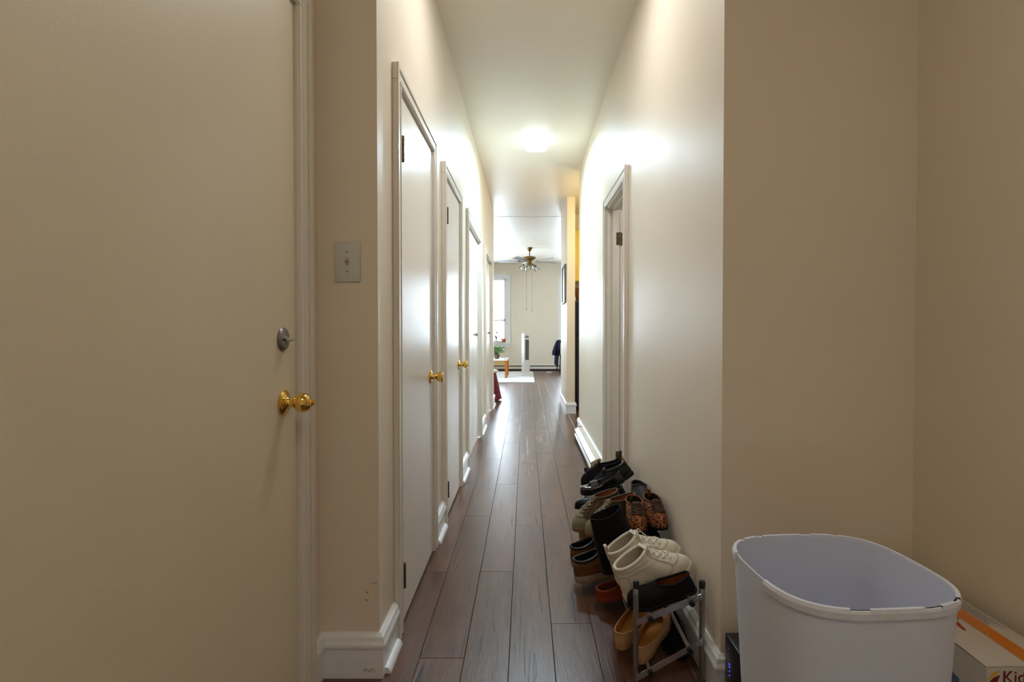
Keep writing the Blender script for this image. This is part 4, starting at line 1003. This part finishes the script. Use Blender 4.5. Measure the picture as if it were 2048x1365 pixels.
# a sleeve falling out to the side
tube(jk, [(-0.22, -0.05, 0.80), (-0.27, -0.06, 0.66), (-0.31, -0.07, 0.53), (-0.325, -0.08, 0.44)], [0.04, 0.055, 0.06, 0.058], 10)
jo = obj('jacket', jk, M['navy'], None, smooth=True, loc=(1.03, 13.45, 0)); jo.rotation_euler = (0, 0, math.radians(8)); tag(jo, 'dark navy jacket hanging over the chair back', 'jacket')
bm = NB(); pts = [(0.075*math.cos(t)*(1+0.15*math.sin(3*t)), 0.10*math.sin(t)*(1+0.12*math.cos(4*t))) for t in [2*PI*i/18 for i in range(18)]]  # patch of sunlight on the floor, shaped as a thin white slab
prism(bm, pts, 0, 0.004); pp = obj('painted_sun_patch', bm, M['mattewhite'], None, loc=(0.60, 13.45, 0.0005)); tag(pp, 'patch of sunlight on the dark floor near the far wall, made as a flat white sheet', 'mattewhite')
bm = NB(); lathe(bm, [(0.028, 0), (0.028, 0.012), (0.02, 0.018), (0, 0.018)], 16, Matrix.Translation((0, 0, 0)) @ Matrix.Rotation(PI/2, 4, 'X'), cap=False)
hk_ = obj('wall_hook', bm, M['white'], None, smooth=True, loc=(0.24, YF-0.0005, 2.345)); tag(hk_, 'tiny round white hook high on the far wall', 'hook')

# ceiling fan
cf = empty('ceiling_fan', (0.085, 11.3, CZ), 0, 'antique brass five-blade ceiling fan with glass shades in the living room', 'ceiling fan')
bm = NB(); lathe(bm, [(0, 0), (0.065, 0), (0.063, -0.01), (0.03, -0.07), (0.014, -0.085), (0, -0.085)], 24, cap=False); obj('canopy', bm, M['fanbrass'], cf, smooth=True)
bm = NB(); lathe(bm, [(0.011, -0.08), (0.011, -0.17), (0.022, -0.175), (0.022, -0.19)], 12); obj('downrod', bm, M['bronze'], cf, smooth=True)
bm = NB(); lathe(bm, [(0, -0.18), (0.06, -0.182), (0.13, -0.20), (0.14, -0.215), (0.14, -0.245), (0.12, -0.265), (0.05, -0.275), (0.045, -0.30), (0.05, -0.345), (0.035, -0.39), (0, -0.395)], 32, cap=False); obj('motor', bm, M['fanbrass'], cf, smooth=True)
for k in range(5):
    a = math.radians(27+72*k); mt = Matrix.Rotation(a, 4, 'Z') @ Matrix.Translation((0, 0, -0.285)) @ Matrix.Rotation(math.radians(13), 4, 'X')
    bm = NB(); poly = [(0.19, -0.050), (0.22, -0.058), (0.62, -0.068), (0.655, -0.050), (0.66, 0.0), (0.655, 0.050), (0.62, 0.068), (0.22, 0.058), (0.19, 0.050)]
    prism(bm, poly, -0.003, 0.003, mt); bl_ = obj('blade', bm, M['fanblade'], cf)
    bm = NB(); prism(bm, [(0.07, -0.012), (0.16, -0.012), (0.21, -0.034), (0.25, -0.02), (0.25, 0.02), (0.21, 0.034), (0.16, 0.012), (0.07, 0.012)], -0.009, -0.003, mt); obj('blade_iron', bm, M['bronze'], bl_)
for k in range(4):
    a = math.radians(45+90*k-20); d = Vector((math.cos(a), math.sin(a), 0))
    bm = NB(); tube(bm, [Vector((0, 0, -0.36))+d*0.03, Vector((0, 0, -0.345))+d*0.09, Vector((0, 0, -0.375))+d*0.135], 0.006, 8)
    mt = Matrix.Translation(Vector((0, 0, -0.375))+d*0.135) @ d.to_track_quat('X', 'Z').to_matrix().to_4x4() @ Matrix.Rotation(math.radians(150), 4, 'Y')
    lathe(bm, [(0.0, -0.012), (0.022, -0.01), (0.024, 0.02), (0.018, 0.028)], 14, mt); arm = obj('lamp_arm', bm, M['bronze'], cf, smooth=True)
    bm = NB(); lathe(bm, [(0.024, 0.02), (0.034, 0.04), (0.055, 0.075), (0.068, 0.115), (0.066, 0.115), (0.052, 0.077), (0.031, 0.042), (0.021, 0.022)], 20, mt, cap=False); obj('glass_shade', bm, M['shadeglass'], arm, smooth=True)
    bm = NB(); lathe(bm, [(0.012, 0.03), (0.024, 0.06), (0.027, 0.08), (0.018, 0.098), (0, 0.103)], 14, mt, cap=False); obj('bulb', bm, M['white'], arm, smooth=True)
for x, l in ((-0.06, 0.90), (0.055, 0.93)):
    bm = NB(); tube(bm, [(x, -0.03, -0.39), (x, -0.03, -0.39-l)], 0.0022, 6); lathe(bm, [(0, -0.40-l-0.028), (0.008, -0.40-l-0.02), (0.008, -0.40-l), (0.003, -0.39-l), (0, -0.39-l)], 10, Matrix.Translation((x, -0.03, 0)), cap=False); obj('pull_chain', bm, M['fanbrass'], cf, smooth=True)

# picture on the stub wall
pf = empty('picture_frame', (SX0, 7.35, 1.72), 0, 'grey-framed picture hanging on the stub wall near the living room', 'picture')
bm = NB()
for a in ((-0.025, 0, -0.235, 0.235, 0.235, 0.26), (-0.025, 0, -0.235, 0.235, -0.26, -0.235), (-0.025, 0, -0.26, -0.235, -0.26, 0.26), (-0.025, 0, 0.235, 0.26, -0.26, 0.26)): box(bm, *a)
obj('frame', bm, M['frame'], pf)
bm = NB(); box(bm, -0.012, -0.001, -0.236, 0.236, -0.236, 0.236); obj('print', bm, M['picture'], pf)

# kitchen
fr_ = empty('refrigerator', (1.02, 7.55, 0), 0, 'tall black refrigerator in the kitchen gap right of the stub wall', 'refrigerator')
bm = NB(); box(bm, -0.35, 0.35, -0.33, 0.33, 0.02, 1.50, 0.008, 2); obj('body', bm, M['fridge'], fr_)
for z0, z1 in ((0.05, 1.0), (1.01, 1.49)):
    bm = NB(); box(bm, -0.35, 0.35, -0.38, -0.335, z0, z1, 0.01, 2); dr = obj('door', bm, M['fridge'], fr_)
    bm = NB(); tube(bm, [(0.30, -0.38, z0+0.1 if z0 > 1 else z1-0.5), (0.30, -0.42, z0+0.12 if z0 > 1 else z1-0.48), (0.30, -0.42, z1-0.12), (0.30, -0.38, z1-0.1)], 0.01, 8); obj('handle', bm, M['steel'], dr)
bk_ = empty('basket', (0.83, 7.42, 1.5005), 0, 'brown woven basket on top of the black refrigerator', 'basket')
bm = NB(); lathe(bm, [(0.0, 0), (0.12, 0), (0.15, 0.16), (0.155, 0.17), (0.14, 0.17), (0.11, 0.012), (0, 0.012)], 24, cap=False); obj('basket_body', bm, M['wicker'], bk_, smooth=True)
bm = NB(); tube(bm, [(0.148*math.cos(t), 0.148*math.sin(t), 0.17) for t in [2*PI*i/24 for i in range(24)]], 0.01, 6, closed=True); obj('rim', bm, M['wicker'], bk_, smooth=True)
kc = empty('wall_cabinet', (1.30, 7.85, 1.80), 0, 'golden oak kitchen wall cabinet above the black refrigerator', 'cabinet')
bm = NB(); box(bm, -0.64, 0.5, -0.10, 0.165, 0, 0.75, 0.003, 1); obj('cabinet_body', bm, M['oak'], kc)
for k in range(3):
    bm = NB(); x = -0.63+k*0.375; box(bm, x, x+0.365, -0.122, -0.101, 0.01, 0.74, 0.003, 1); dd = obj('door', bm, M['oak'], kc)
    bm = NB(); lathe(bm, [(0.006, 0), (0.012, 0.02), (0, 0.025)], 10, Matrix.Translation((x+0.33, -0.122, 0.08)) @ Matrix.Rotation(PI/2, 4, 'X'), cap=False); obj('knob', bm, M['brass'], dd)
